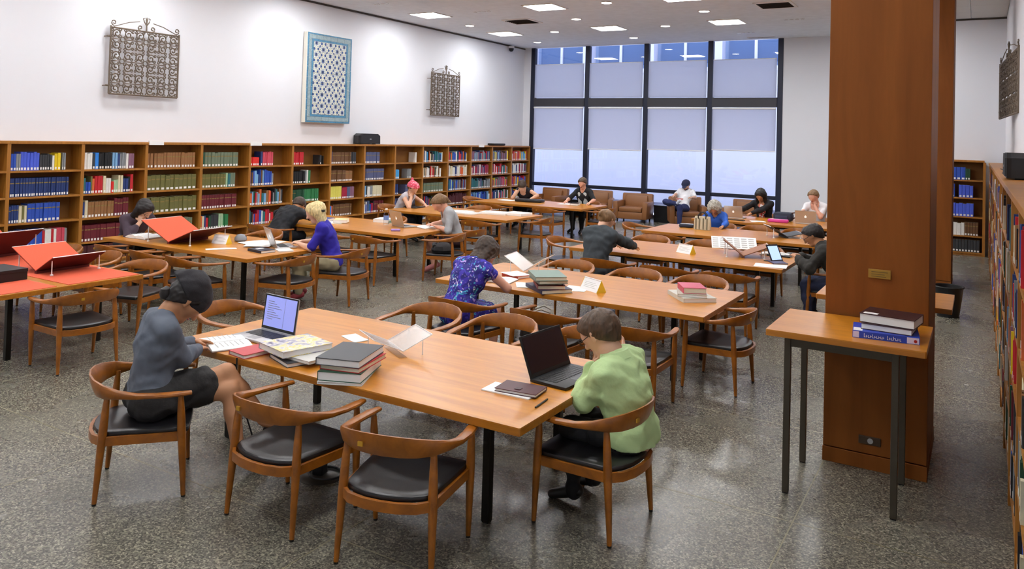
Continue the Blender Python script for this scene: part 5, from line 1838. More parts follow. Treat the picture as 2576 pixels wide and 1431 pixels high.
def ik(a, b, l1, l2, pole):
    a, b, pole = Vector(a), Vector(b), Vector(pole)
    d = b - a
    L = min(d.length, (l1 + l2) * 0.995)
    d.normalize()
    b = a + d * L
    x = (l1 * l1 - l2 * l2 + L * L) / (2 * L)
    y_ = math.sqrt(max(l1 * l1 - x * x, 0))
    p = pole - d * pole.dot(d)
    p.normalize()
    return a + d * x + p * y_, b


def person(label, pos, a, top, bottom, sk, lean=12, twist=0, side=0, head=(20, 0, 0), hands=None, poles=None, fdirs=None, palms=None, curls=None, legs=None, sleeve=1.0, bott='trousers', bfrac=1.0, shoes=None, hair=None, hstyle='short', seat=0.45, h=0.014, top_e=0.014, wr=0.004, glasses=False, neck_open=0.0, seed=1, build=1.0, extra=None, sc=1.09, hs=1.12):
    x0, y0 = pos
    root = tag(empty('person', (x0, y0, 0), rad(a)), label, 'person')
    inv = (Matrix.Translation((x0, y0, 0)) @ Matrix.Rotation(rad(a), 4, 'Z')).inverted()
    inv3 = inv.to_3x3()
    S = sc
    P = Vector((0, 0, seat + 0.105 * S))
    T = rotm(rad(lean), rad(twist), rad(side))
    up, fw, rt = T @ Vector((0, 0, 1)), T @ Vector((0, 1, 0)), T @ Vector((1, 0, 0))
    # slight spinal curve: the upper back bows a little more
    T2 = rotm(rad(lean * 1.35), rad(twist), rad(side))
    up2, fw2 = T2 @ Vector((0, 0, 1)), T2 @ Vector((0, 1, 0))
    W_ = P + up * 0.17 * S
    C_ = W_ + up2 * 0.17 * S
    S0 = C_ + up2 * 0.135 * S
    bw = build
    prims = []

    def add(tagn, a_, b_, ra, rb, k=0.035, flat=None, fs=1.0):
        prims.append((tagn, Vector(a_), Vector(b_), ra, rb, k, flat, fs))
    add('pelvis', P + rt * -0.075 * S, P + rt * 0.075 * S, 0.118 * S, 0.118 * S, 0.05, (0, 1, 0), 0.92)
    add('torso', P, W_, 0.135 * S * bw, 0.122 * S * bw, 0.05, fw, 0.78)
    add('torso', W_ + rt * -0.03 * S, C_ + rt * -0.05 * S, 0.105 * S * bw, 0.115 * S * bw, 0.05, fw2, 0.85)
    add('torso', W_ + rt * 0.03 * S, C_ + rt * 0.05 * S, 0.105 * S * bw, 0.115 * S * bw, 0.05, fw2, 0.85)
    add('torso', C_ + rt * -0.06 * S, S0 + rt * -0.07 * S - up2 * 0.03 * S, 0.11 * S * bw, 0.075 * S, 0.06, fw2, 0.85)
    add('torso', C_ + rt * 0.06 * S, S0 + rt * 0.07 * S - up2 * 0.03 * S, 0.11 * S * bw, 0.075 * S, 0.06, fw2, 0.85)
    sh = {}
    for n_, sg in (('L', -1), ('R', 1)):
        sh[n_] = S0 + rt * sg * 0.172 * S * (0.5 + 0.5 * bw) - up2 * 0.025 * S
        add('shoulder', S0 + rt * sg * 0.03 * S, sh[n_], 0.052 * S, 0.050 * S, 0.06)
    # head
    H = rotm(rad(lean * 0.6 + head[0]), rad(twist + head[1]), rad(side + head[2]))
    hu, hf, hr = H @ Vector((0, 0, 1)), H @ Vector((0, 1, 0)), H @ Vector((1, 0, 0))
    nk0 = S0 - up2 * 0.01 * S
    SH = S * hs
    nk1 = S0 + (up2 * 0.55 + hu * 0.45) * 0.085 * SH + hf * 0.012 * SH
    Hc = nk1 + hu * 0.095 * SH + hf * 0.022 * SH
    add('neck', nk0, nk1, 0.062 * SH, 0.053 * SH, 0.03)
    add('neck', nk1, Hc - hf * 0.03 * SH, 0.053 * SH, 0.06 * SH, 0.03)
    add('head', Hc - hf * 0.028 * SH + hu * 0.018 * SH, Hc + hf * 0.022 * SH + hu * 0.018 * SH, 0.084 * SH, 0.078 * SH, 0.03, hr, 0.9)
    add('head', Hc + hf * 0.03 * SH - hu * 0.01 * SH, Hc + hf * 0.042 * SH - hu * 0.075 * SH, 0.066 * SH, 0.038 * SH, 0.03, hr, 0.92)
    add('head', Hc + hf * 0.055 * SH - hu * 0.088 * SH, Hc + hf * 0.06 * SH - hu * 0.09 * SH, 0.024 * SH, 0.02 * SH, 0.025)
    add('head', Hc + hf * 0.088 * SH + hu * 0.004 * SH, Hc + hf * 0.106 * SH - hu * 0.034 * SH, 0.009 * SH, 0.0145 * SH, 0.014)
    for sg in (-1, 1):
        add('head', Hc + hr * sg * 0.076 * SH - hu * 0.022 * SH - hf * 0.008 * SH, Hc + hr * sg * 0.082 * SH + hu * 0.012 * SH - hf * 0.014 * SH, 0.012 * SH, 0.019 * SH, 0.008, hr, 0.5)
        add('head', Hc + hr * sg * 0.02 * SH + hf * 0.079 * SH + hu * 0.022 * SH, Hc + hr * sg * 0.042 * SH + hf * 0.07 * SH + hu * 0.02 * SH, 0.010 * SH, 0.009 * SH, 0.012)
    # arms
    hands = hands or {}
    poles = poles or {}
    fdirs = fdirs or {}
    palms = palms or {}
    curls = curls or {}
    el, wr_ = {}, {}
    for n_, sg in (('L', -1), ('R', 1)):
        tgt = hands.get(n_)
        if tgt is not None and tgt[0] == 'chin':
            chin = Hc + hf * 0.055 * SH - hu * 0.085 * SH
            tgt = chin + hf * tgt[2] + hr * tgt[1] + Vector((0, 0, tgt[3]))
        elif tgt is not None:
            tgt = inv @ Vector(tgt)
        else:
            tgt = Vector((sg * 0.2, 0.34, 0.80))
        pole = inv3 @ Vector(poles[n_]) if n_ in poles else Vector((sg * 0.75, -0.35, -0.6))
        e, w = ik(sh[n_], tgt, 0.285 * S, 0.25 * S, pole)
        el[n_], wr_[n_] = e, w
        add('uarm' + n_, sh[n_], e, 0.049 * S, 0.040 * S, 0.03)
        add('farm' + n_, e, e.lerp(w, 0.35), 0.041 * S, 0.039 * S, 0.02)
        add('farm' + n_, e.lerp(w, 0.35), w, 0.039 * S, 0.026 * S, 0.02)
        fd = inv3 @ Vector(fdirs[n_]) if n_ in fdirs else (w - e)
        fd.normalize()
        pl = inv3 @ Vector(palms[n_]) if n_ in palms else Vector((0, 0.1, -1))
        pl = pl - fd * pl.dot(fd)
        pl.normalize()
        ac = pl.cross(fd) * 1.0      # towards the thumb for a right hand with palm down
        ac = -ac if n_ == 'R' else ac
        cu = curls.get(n_, 0.5)
        k_ = S * 0.98
        # palm
        add('hand', w, w + fd * 0.045 * k_ + ac * 0.012 * k_, 0.024 * k_, 0.027 * k_, 0.012, pl, 0.62)
        add('hand', w + fd * 0.02 * k_, w + fd * 0.078 * k_ + ac * 0.022 * k_, 0.022 * k_, 0.017 * k_, 0.012, pl, 0.62)
        add('hand', w + fd * 0.02 * k_, w + fd * 0.072 * k_ - ac * 0.022 * k_, 0.022 * k_, 0.016 * k_, 0.012, pl, 0.62)
        for q, (off, ln) in enumerate(((0.030, 0.072), (0.010, 0.080), (-0.011, 0.075), (-0.030, 0.058))):
            b0 = w + fd * (0.082 - 0.004 * q) * k_ + ac * off * k_
            dd = (fd + ac * off * 1.5).normalized()
            for seg, frac in enumerate((0.45, 0.32, 0.23)):
                an = cu * (0.55 + 0.45 * seg)
                dd2 = (dd * math.cos(an) + pl * math.sin(an)).normalized()
                b1 = b0 + dd2 * ln * frac * k_
                add('finger', b0, b1, (0.0092 - 0.0008 * seg) * k_, (0.0085 - 0.0008 * seg) * k_, 0.005)
                pl_q = (pl * math.cos(an) - dd * math.sin(an)).normalized()
                b0, dd = b1, dd2
        t0 = w + fd * 0.022 * k_ + ac * 0.022 * k_
        t1 = t0 + (fd * 0.55 + ac * 0.75 + pl * 0.3).normalized() * 0.045 * k_
        t2 = t1 + (fd * 0.9 + ac * 0.2 + pl * (0.25 + 0.4 * cu)).normalized() * 0.034 * k_
        add('finger', t0, t1, 0.014 * k_, 0.0115 * k_, 0.01)
        add('finger', t1, t2, 0.011 * k_, 0.009 * k_, 0.006)
    # legs
    if legs is None:
        legs = {}
    lg = {}
    for n_, sg in (('L', -1), ('R', 1)):
        hip = P + Vector((sg * 0.088 * S, 0.01, -0.012 * S))
        kn, an = legs.get(n_, (Vector((sg * 0.12 * S, 0.43 * S, seat + 0.06)), Vector((sg * 0.12 * S, 0.40 * S, 0.085 * S))))
        kn, an = Vector(kn), Vector(an)
        toe = an + (legs['toe' + n_] if legs.get('toe' + n_) is not None else Vector((sg * 0.03, 0.16 * S, 0.028 * S - an.z)))
        lg[n_] = (hip, kn, an, toe)
        add('thigh' + n_, hip, kn, 0.092 * S, 0.06 * S, 0.04)
        add('shin' + n_, kn, kn.lerp(an, 0.35), 0.058 * S, 0.054 * S, 0.03)
        add('shin' + n_, kn.lerp(an, 0.35), an, 0.054 * S, 0.036 * S, 0.03)
        add('foot', an - (toe - an).normalized() * 0.03, toe, 0.036 * S, 0.026 * S, 0.02)
    allp = [q for p_ in prims for q in (p_[1], p_[2])]
    lo = [min(q[i] for q in allp) - 0.19 for i in range(3)]
    hi = [max(q[i] for q in allp) + 0.19 for i in range(3)]
    g = SDF(lo, hi, h)
    for tg_, a_, b_, ra, rb, k, fl, fs in prims:
        g.cone(a_, b_, ra, rb, k, fl, fs)
    link('body', g.mesh('body', sk), root)

    def garment(name, m_, sel, e, cuts=(), wamp=wr, carve=()):
        ps = [q for p_ in sel for q in (p_[1], p_[2])]
        gg = SDF([min(q[i] for q in ps) - 0.2 for i in range(3)], [max(q[i] for q in ps) + 0.2 for i in range(3)], max(h, 0.009))
        for tg_, a_, b_, ra, rb, k, fl, fs in sel:
            gg.cone(a_, b_, ra + e, rb + e, k + 0.015, fl, fs)
        if wamp:
            gg.wrinkle(wamp, seed)
        for p_, n_ in cuts:
            gg.plane(p_, n_)
        for cv in carve:
            gg.carve(*cv)
        me = gg.mesh(name, m_)
        if me:
            link(name, me, root)

    def cutp(p_, f_):
        """A limb segment shortened to the fraction f_."""
        tg_, a_, b_, ra, rb, k, fl, fs = p_
        return (tg_, a_, a_.lerp(b_, f_), ra, ra + (rb - ra) * f_, k, fl, fs)
    # upper garment
    sel = [p_ for p_ in prims if p_[0] in ('torso', 'shoulder')]
    pel = [p_ for p_ in prims if p_[0] == 'pelvis']
    sel += [(q[0], q[1], q[2], q[3] * 0.98, q[4] * 0.98, q[5], q[6], q[7]) for q in pel]
    ends = []
    for n_ in 'LR':
        ua = [p_ for p_ in prims if p_[0] == 'uarm' + n_]
        fa = [p_ for p_ in prims if p_[0] == 'farm' + n_]
        if sleeve <= 0:
            continue
        if sleeve <= 0.5:
            sel += [cutp(p_, sleeve * 2) for p_ in ua]
        else:
            sel += ua
            f2 = (sleeve - 0.5) * 2
            if f2 <= 0.35:
                sel.append(cutp(fa[0], f2 / 0.35))
            else:
                sel.append(fa[0])
                sel.append(cutp(fa[1], (f2 - 0.35) / 0.65))
    cuts = [] if bott == 'dress' else [(P - Vector((0, 0, 0.055 * S)), (0, 0, -1))]
    cv = [(nk0 + hf * 0.03 - up2 * 0.015, nk1 + hf * 0.02, (0.066 + neck_open) * S, 0.075 * S)]
    garment('shirt' if bott != 'dress' else 'bodice', top, sel, top_e, cuts, wr, cv)
    # lower garment
    if bott in ('trousers', 'shorts'):
        sel = list(pel)
        for n_ in 'LR':
            th_ = [p_ for p_ in prims if p_[0] == 'thigh' + n_]
            sn = [p_ for p_ in prims if p_[0] == 'shin' + n_]
            if bott == 'shorts':
                sel += [cutp(th_[0], bfrac)]
            else:
                sel += th_ + [sn[0], cutp(sn[1], bfrac)]
        garment('trousers' if bott == 'trousers' else 'shorts', bottom, sel, 0.013, [], wr)
    elif bott in ('skirt', 'dress'):
        sel = list(pel)
        for n_ in 'LR':
            th_ = [p_ for p_ in prims if p_[0] == 'thigh' + n_][0]
            sel.append(cutp(th_, bfrac))
        a1, b1 = lg['L'][0], lg['L'][1]
        a2, b2 = lg['R'][0], lg['R'][1]
        sel.append(('x', a1.lerp(a2, 0.5), b1.lerp(b2, 0.5).lerp(a1.lerp(a2, 0.5), 1 - bfrac * 0.92), 0.10 * S, 0.085 * S, 0.05, None, 1.0))
        garment('skirt', bottom, sel, 0.022, [], wr * 1.2)
    if shoes is not None:
        for q_ in [p_ for p_ in prims if p_[0] == 'foot']:
            garment('shoe', shoes, [q_], 0.008, [], 0)
    # face details
    for sg in (-1, 1):
        c = Hc + hf * 0.083 * SH + hu * 0.004 * SH + hr * sg * 0.031 * SH
        MB().lathe([(0.0001, -0.008), (0.009, -0.005), (0.012, 0), (0.009, 0.005), (0.0001, 0.008)], 8, M=Matrix.Translation(c)).build('eye', M_EYE, root, smooth=True)
    c = Hc + hf * 0.089 * SH - hu * 0.058 * SH
    MB().tube([c - hr * 0.022 * SH - hf * 0.008, c, c + hr * 0.022 * SH - hf * 0.008], [0.004, 0.008, 0.004], 6).build('mouth', M_LIP, root, smooth=True)
    if glasses:
        b = MB()
        for sg in (-1, 1):
            c = Hc + hf * 0.100 * SH + hu * 0.0 * SH + hr * sg * 0.034 * SH
            b.tube([c + hr * 0.027 * SH * math.cos(q * PI / 6) + hu * 0.02 * SH * math.sin(q * PI / 6) for q in range(12)], 0.003, 5, closed=True)
            b.tube([c + hr * sg * 0.027 * SH, Hc + hr * sg * 0.082 * SH + hu * 0.012 * SH - hf * 0.01 * SH], 0.003, 5)
        b.build('glasses', M_RIM, root)
    # hair
    if hair is not None:
        gg = SDF([Hc[i] - 0.36 for i in range(3)], [Hc[i] + 0.26 for i in range(3)], max(0.008, h * 0.8))
        e = 0.016 * SH
        gg.cone(Hc - hf * 0.034 * SH + hu * 0.022 * SH, Hc + hf * 0.016 * SH + hu * 0.028 * SH, 0.084 * SH + e, 0.078 * SH + e, 0.02, hr, 0.92)
        if hstyle in ('bob', 'long', 'curly'):
            dn = -hu if hstyle != 'long' else (-hu * 0.7 + Vector((0, 0, -1)) * 0.3)
            ln = {'bob': 0.13, 'long': 0.26, 'curly': 0.10}[hstyle] * SH
            for sg in (-1, 0, 1):
                st = Hc - hf * (0.045 if sg == 0 else 0.015) * SH + hr * sg * 0.066 * SH
                gg.cone(st, st + dn * ln - hf * 0.012 * SH, 0.05 * SH, (0.045 if hstyle != 'long' else 0.035) * SH, 0.05)
            if hstyle == 'curly':
                gg.cone(Hc - hf * 0.03 * SH + hu * 0.03 * SH, Hc - hf * 0.02 * SH, 0.118 * SH, 0.125 * SH, 0.04)
        if hstyle in ('bun', 'ponytail'):
            b0 = Hc - hf * 0.11 * SH + hu * (0.02 if hstyle == 'bun' else -0.01) * SH
            gg.cone(b0, b0 - hf * 0.02 * SH - hu * (0.005 if hstyle == 'bun' else 0.13) * SH, 0.042 * SH, 0.034 * SH if hstyle == 'bun' else 0.02 * SH, 0.03)
        if hstyle == 'short':
            gg.cone(Hc - hf * 0.05 * SH, Hc - hf * 0.045 * SH - hu * 0.055 * SH, 0.075 * SH, 0.06 * SH, 0.03, hr, 0.95)
        gg.wrinkle(0.0035 if hstyle != 'curly' else 0.012, seed + 5, 0.05)
        # open the face
        gg.carve(Hc + hf * 0.118 * SH - hu * 0.02 * SH, Hc + hf * 0.10 * SH - hu * 0.10 * SH, 0.078 * SH, 0.09 * SH)
        if hstyle in ('short', 'bun', 'ponytail'):
            gg.plane(Hc - hu * 0.055 * SH - hf * 0.06 * SH, (-hu * 0.9 + hf * 0.75))
        me = gg.mesh('hair', hair)
        if me:
            link('hair', me, root)
    info = dict(root=root, Hc=Hc, hf=hf, hu=hu, hr=hr, S=S, SH=SH, S0=S0, sh=sh, el=el, wr=wr_, lg=lg, up=up2, fw=fw2, rt=rt, nk0=nk0, nk1=nk1, P=P)
    if extra:
        extra(info)
    return info

# ---------------------------------------------------------------- the readers
H_BLACK = hair_m('black', '#1d1716')
H_DKBROWN = hair_m('dark_brown', '#3a2a1e')
H_BROWN = hair_m('brown', '#4e3a28')
H_BLOND = hair_m('blonde', '#d8c08a')
H_GREY = hair_m('grey', '#a8a69c')
H_LTBROWN = hair_m('light_brown', '#7a5c3c')


# 1 woman in the beret ------------------------------------------------
def ex_beret(i):
    Hc, hf, hu, hr, S = i['Hc'], i['hf'], i['hu'], i['hr'], i['SH']
    g = SDF([Hc[k] - 0.32 for k in range(3)], [Hc[k] + 0.32 for k in range(3)], 0.008)
    g.cone(Hc - hf * 0.05 * S + hu * 0.045 * S, Hc + hf * 0.025 * S + hu * 0.05 * S, 0.108 * S, 0.088 * S, 0.03)
    g.cone(Hc - hf * 0.11 * S + hu * 0.03 * S, Hc - hf * 0.04 * S + hu * 0.09 * S, 0.075 * S, 0.085 * S, 0.04)
    g.wrinkle(0.004, 3, 0.11)
    g.plane(Hc + hu * 0.005 * S - hf * 0.02, (-hu * 0.93 - hf * 0.25))
    link('beret', g.mesh('beret', mat('charcoal_knit', '#2b292d', 0.9, bump=0.12, bscale=150)), i['root'])
    b = MB()
    c = Hc - hf * 0.115 * S - hu * 0.055 * S
    b.lathe([(0.001, 0.05), (0.035, 0.03), (0.045, 0.0), (0.035, -0.035), (0.001, -0.05)], 12, M=Matrix.Translation(c))
    b.build('hair_bun', H_BLACK, i['root'], smooth=True)
    for n_ in 'LR':
        an, toe = i['lg'][n_][2], i['lg'][n_][3]
        d = (toe - an).normalized()
        MB().box(-0.045, 0.045, -0.06, 0.20, -0.05, -0.032, M=Matrix.Translation(an.lerp(toe, 0.3)) @ d.to_track_quat('Y', 'Z').to_matrix().to_4x4()).build('sandal_sole', M_SHOE, i['root'])
    for n_ in 'LR':
        an, toe = i['lg'][n_][2], i['lg'][n_][3]
        c = an.lerp(toe, 0.55)
        MB().tube([c + Vector((0.045 * math.cos(q), 0, 0.045 * math.sin(q))) for q in [k * PI / 6 for k in range(7)]], 0.012, 6).build('sandal_strap', mat('mint_strap', '#a8d8b8', 0.6), i['root'])


person('woman in a charcoal beret, grey sweater and dark skirt reading at the foreground table', (-4.84, 3.34), -18, cloth('grey_knit', '#5d6470'), cloth('charcoal_skirt', '#2a2828', 0.3), SK_M, lean=6, twist=-4, head=(48, -6, 0), sc=1.06, hs=1.14,
       hands={'L': (-5.04, 3.82, 0.80), 'R': (-4.86, 3.73, 0.79)}, fdirs={'L': (0.35, 0.9, -0.1), 'R': (-0.45, 0.85, -0.05)}, palms={'L': (0.2, 0, -1), 'R': (-0.2, 0, -1)}, curls={'L': 0.35, 'R': 0.45},
       poles={'L': (-0.35, -0.3, -1.0), 'R': (0.35, -0.35, -1.0)}, sleeve=0.98, bott='skirt', bfrac=0.66, hair=H_BLACK, hstyle='short', h=0.0075, top_e=0.017, wr=0.006, seed=2,
       legs={'L': ((0.16, 0.50, 0.545), (0.30, 0.52, 0.13)), 'R': ((0.08, 0.50, 0.65), (0.24, 0.74, 0.30)), 'toeL': Vector((0.03, 0.17, -0.085)), 'toeR': Vector((0.06, 0.16, -0.09))}, extra=ex_beret)


# 2 man in green -------------------------------------------------------
def ex_green(i):
    # shirt collar standing around the neck
    nk, up, S = i['nk0'], i['up'], i['S']
    hf, hr = i['fw'], i['rt']
    rings = []
    for q in range(15):
        an = -2.5 + q * 5.0 / 14
        d = -hf * math.cos(an) + hr * math.sin(an)
        c = nk + up * 0.034 * S + hf * 0.005
        r0, r1 = 0.088 * S, 0.10 * S
        rings.append([c + d * r0, c + d * (r0 - 0.006) + up * 0.068 * S, c + d * (r1) + up * 0.064 * S, c + d * (r1 + 0.022) + up * 0.012])
    MB().loft(rings).build('collar', MATS['cloth_light_green'], i['root'], smooth=True)
    for n_ in 'LR':
        e, w = i['el'][n_], i['wr'][n_]
        a_, b_ = e.lerp(w, 0.72), e.lerp(w, 0.97)
        MB().tube([a_, b_], [0.049 * S, 0.045 * S], 14).build('cuff', MATS['cloth_light_green'], i['root'], smooth=True)


person('man in a light green shirt leaning his chin on his hand at the black laptop', (-1.88, 4.74), 82, cloth('light_green', '#bcd79a', 0.2), cloth('black_trousers', '#17171a'), SK_L, lean=12, twist=0, head=(26, 0, 0), side=-3, sc=0.93, hs=1.34, build=1.15, seat=0.42,
       hands={'L': ('chin', -0.02, 0.03, -0.075), 'R': ('chin', 0.05, 0.02, -0.10)}, poles={'L': (-0.3, -0.4, -1.0), 'R': (-0.3, 0.5, -1.0)}, fdirs={'L': (0.05, 0.35, 1.0), 'R': (0.1, -0.8, 0.55)}, palms={'L': (1, 0.35, 0.0), 'R': (0.9, -0.1, -0.2)}, curls={'L': 0.8, 'R': 0.7},
       sleeve=0.97, hair=H_BROWN, hstyle='short', h=0.0075, top_e=0.032, wr=0.008, glasses=True, shoes=M_SHOE, seed=5, extra=ex_green)

# 3 floral dress -------------------------------------------------------
M_FLORAL = mat_floral('blue_floral', '#201a78', [('#3c2ea8', 1.0, 0.5), ('#3fa0c8', 1.25, 0.62), ('#9fd0e0', 1.6, 0.655), ('#b59ae0', 1.35, 0.645), ('#f0e8f4', 2.0, 0.67)], 10)
person('woman in a blue floral dress seen from behind, bent over her reading', (-4.66, 6.74), -8, M_FLORAL, M_FLORAL, SK_R, lean=22, twist=-3, head=(34, -14, -6),
       hands={'L': (-4.86, 7.42, 0.79), 'R': ('chin', 0.07, 0.02, -0.08)}, poles={'L': (-1.0, 0.05, -0.2), 'R': (0.8, 0.5, -0.8)}, fdirs={'R': (-0.3, 0.1, 1)}, curls={'L': 0.5, 'R': 0.5}, sleeve=0.14, bott='dress', bfrac=0.8, hair=H_DKBROWN, hstyle='bob', h=0.011, top_e=0.014, wr=0.005, neck_open=0.03, seed=7, shoes=M_SHOE, build=1.05)

# 4 grey sweatshirt ----------------------------------------------------
person('person in a dark grey sweatshirt with pinned-up hair seen from behind', (-4.66, 10.14), -4, cloth('slate_sweat', '#3a4146'), cloth('dark_denim', '#20242e'), SK_L, lean=10, twist=-5, head=(30, -8, 0),
       hands={'L': (-4.6, 10.95, 0.79), 'R': (-4.28, 10.92, 0.79)}, poles={'L': (-0.9, 0, -0.5), 'R': (0.95, 0, -0.4)}, sleeve=0.97, hair=H_LTBROWN, hstyle='bun', h=0.012, top_e=0.028, wr=0.007, seed=9, shoes=M_SHOE, build=1.05)

# 5 man by the pillar ----------------------------------------------------
person('man in a dark jacket typing beside the pillar, partly hidden', (-1.52, 11.30), 90, cloth('dark_olive_jacket', '#2c2a26'), cloth('blue_jeans', '#252c48'), SK_M, lean=26, head=(16, 2, 0),
       hands={'L': (-2.10, 11.10, 0.86), 'R': (-2.12, 11.42, 0.85)}, sleeve=0.96, hair=H_BLACK, hstyle='short', h=0.013, top_e=0.028, wr=0.007, glasses=True, shoes=M_SHOE, seed=11, build=1.1)

# 6 grey-haired woman in blue ----------------------------------------------
person('grey-haired woman in a bright blue top looking down behind the tote bag', (-4.48, 15.58), 178, cloth('bright_blue', '#2f62c4'), cloth('dark_skirt_b', '#24242c'), SK_M, lean=16, head=(30, 6, 0), sc=0.95,
       hands={'L': (-4.22, 14.98, 0.79), 'R': (-4.74, 14.98, 0.79)}, sleeve=0.9, hair=H_GREY, hstyle='curly', h=0.015, seed=13, shoes=M_SHOE)


# 7 man in the cap -----------------------------------------------------------
def ex_cap(i):
    Hc, hf, hu, hr, S = i['Hc'], i['hf'], i['hu'], i['hr'], i['SH']
    g = SDF([Hc[k] - 0.3 for k in range(3)], [Hc[k] + 0.3 for k in range(3)], 0.011)
    g.cone(Hc - hf * 0.03 * S + hu * 0.03 * S, Hc + hf * 0.02 * S + hu * 0.035 * S, 0.10 * S, 0.095 * S, 0.02)
    g.plane(Hc + hu * 0.035 * S, -hu)
    g.cone(Hc + hf * 0.09 * S + hu * 0.045 * S, Hc + hf * 0.155 * S + hu * 0.035 * S, 0.06 * S, 0.045 * S, 0.01, hu, 0.22)
    link('cap', g.mesh('cap', mat('navy_cap', '#1e2644', 0.8)), i['root'])
    g = SDF([Hc[k] - 0.2 for k in range(3)], [Hc[k] + 0.2 for k in range(3)], 0.011)
    g.cone(Hc + hf * 0.04 * S - hu * 0.07 * S, Hc + hf * 0.062 * S - hu * 0.098 * S, 0.052 * S, 0.032 * S, 0.02)
    g.carve(Hc + hf * 0.08 * S, Hc + hf * 0.10 * S - hu * 0.05 * S, 0.03 * S, 0.022 * S)
    link('beard', g.mesh('beard', H_DKBROWN), i['root'])
    P = i['P']
    MB().box(-0.11, 0.11, 0.0, 0.006, 0, 0.05, M=Matrix.Translation(P + Vector((0, 0.17, 0.22))) @ Matrix.Rotation(rad(20), 4, 'X')).build('shirt_print', mat('faded_red_print', '#c98a86', 0.8), i['root'])


person('man in a cap and white T-shirt lounging cross-legged in a club chair', (-7.22, 21.50), 172, cloth('white_tee', '#e6e6ea'), cloth('indigo_jeans', '#262f5c'), SK_L, lean=-24, head=(44, 10, 0), seat=0.43,
       hands={'L': (-6.86, 21.2, 0.86), 'R': (-7.36, 21.15, 0.88)}, sleeve=0.45, hair=H_DKBROWN, hstyle='short', h=0.016, shoes=mat('white_sneaker', '#dfe2f0', 0.6), seed=15, top_e=0.022,
       legs={'L': ((-0.16, 0.46, 0.58), (-0.18, 0.50, 0.1)), 'R': ((0.30, 0.42, 0.70), (-0.10, 0.52, 0.68)), 'toeR': Vector((-0.12, 0.06, 0.10))}, extra=ex_cap)

# 8 woman in the black cardigan -------------------------------------------------
M_REDF = mat_floral('red_floral', '#f0e6e0', [('#c8281e', 1.0, 0.5), ('#d84a30', 1.4, 0.58)], 14)


def ex_card(i):
    # the floral top shows between the open cardigan fronts
    P, up, fw, rt, S, S0 = i['P'], i['up'], i['fw'], i['rt'], i['S'], i['S0']
    g = SDF([S0[k] - 0.55 for k in range(3)], [S0[k] + 0.3 for k in range(3)], 0.013)
    a_ = P + up * 0.10 * S + fw * 0.105 * S
    b_ = S0 - up * 0.07 * S + fw * 0.075 * S
    g.cone(a_, b_, 0.068 * S, 0.062 * S, 0.02, fw, 0.6)
    g.cone(S0 - up * 0.16 * S + fw * 0.10 * S - rt * 0.045 * S, S0 - up * 0.16 * S + fw * 0.10 * S + rt * 0.045 * S, 0.06 * S, 0.06 * S, 0.03)
    link('floral_top', g.mesh('floral_top', M_REDF), i['root'])


person('long-haired woman in a black cardigan over a red floral top typing at the far table', (-4.22, 18.46), 166, cloth('black_cardigan', '#16161b'), cloth('black_jeans_c', '#1a1a20'), SK_M, lean=12, head=(26, 6, 0),
       hands={'L': (-4.44, 17.75, 0.80), 'R': (-4.78, 17.72, 0.80)}, sleeve=0.97, hair=H_BLACK, hstyle='long', h=0.015, seed=17, neck_open=0.035, shoes=M_SHOE, extra=ex_card)

# 9 woman in white --------------------------------------------------------------
person('woman in white resting her chin on her hand behind a silver laptop by the wall', (-3.10, 18.50), 178, cloth('white_blouse', '#e8e6ea'), cloth('beige_trousers', '#8d8272'), SK_R, lean=10, head=(14, -12, 8),
       hands={'L': ('chin', -0.05, 0.02, -0.08), 'R': (-3.36, 17.82, 0.80)}, poles={'L': (0.5, -0.3, -1)}, fdirs={'L': (-0.1, 0.2, 1)}, sleeve=0.3, hair=H_LTBROWN, hstyle='short', h=0.015, seed=19, neck_open=0.03, shoes=M_SHOE)


# 10 man in the black and grey shirt ------------------------------------------------
def ex_polo(i):
    P, up, fw, rt, S, S0 = i['P'], i['up'], i['fw'], i['rt'], i['S'], i['S0']
    for sg in (-1, 1):
        g = SDF([S0[k] - 0.55 for k in range(3)], [S0[k] + 0.3 for k in range(3)], 0.013)
        g.cone(P + up * 0.12 * S + fw * 0.085 * S + rt * sg * 0.065 * S, S0 - up * 0.06 * S + fw * 0.07 * S + rt * sg * 0.07 * S, 0.062 * S, 0.058 * S, 0.02, fw, 0.7)
        link('grey_front_panel', g.mesh('grey_front_panel', cloth('pale_grey_panel', '#b9c0c2')), i['root'])


person('man in a black and pale grey polo shirt reading at the far left table', (-8.80, 18.48), 178, cloth('black_polo', '#15171c'), cloth('black_slacks', '#141518'), SK_R, lean=12, head=(12, 8, 0),
       hands={'L': (-8.42, 17.92, 0.80), 'R': (-9.08, 17.9, 0.80)}, sleeve=0.46, hair=H_BROWN, hstyle='short', h=0.015, seed=21, shoes=M_SHOE, extra=ex_polo)

# 11 woman in the black top -------------------------------------------------------------
person('woman in a sleeveless black top holding her head at the far left table', (-10.52, 18.46), 184, cloth('black_tank', '#12121c'), cloth('black_skirt_k', '#181820'), SK_L, lean=27, head=(38, 6, -6),
       hands={'L': (-10.10, 17.85, 0.79), 'R': ('chin', 0.08, 0.03, 0.02)}, poles={'R': (-0.6, -0.5, -1.0), 'L': (0.9, 0, -0.2)}, fdirs={'R': (0.2, 0.2, 1)}, sleeve=0.0, hair=H_DKBROWN, hstyle='bun', h=0.015, seed=23, neck_open=0.035, shoes=M_SHOE)

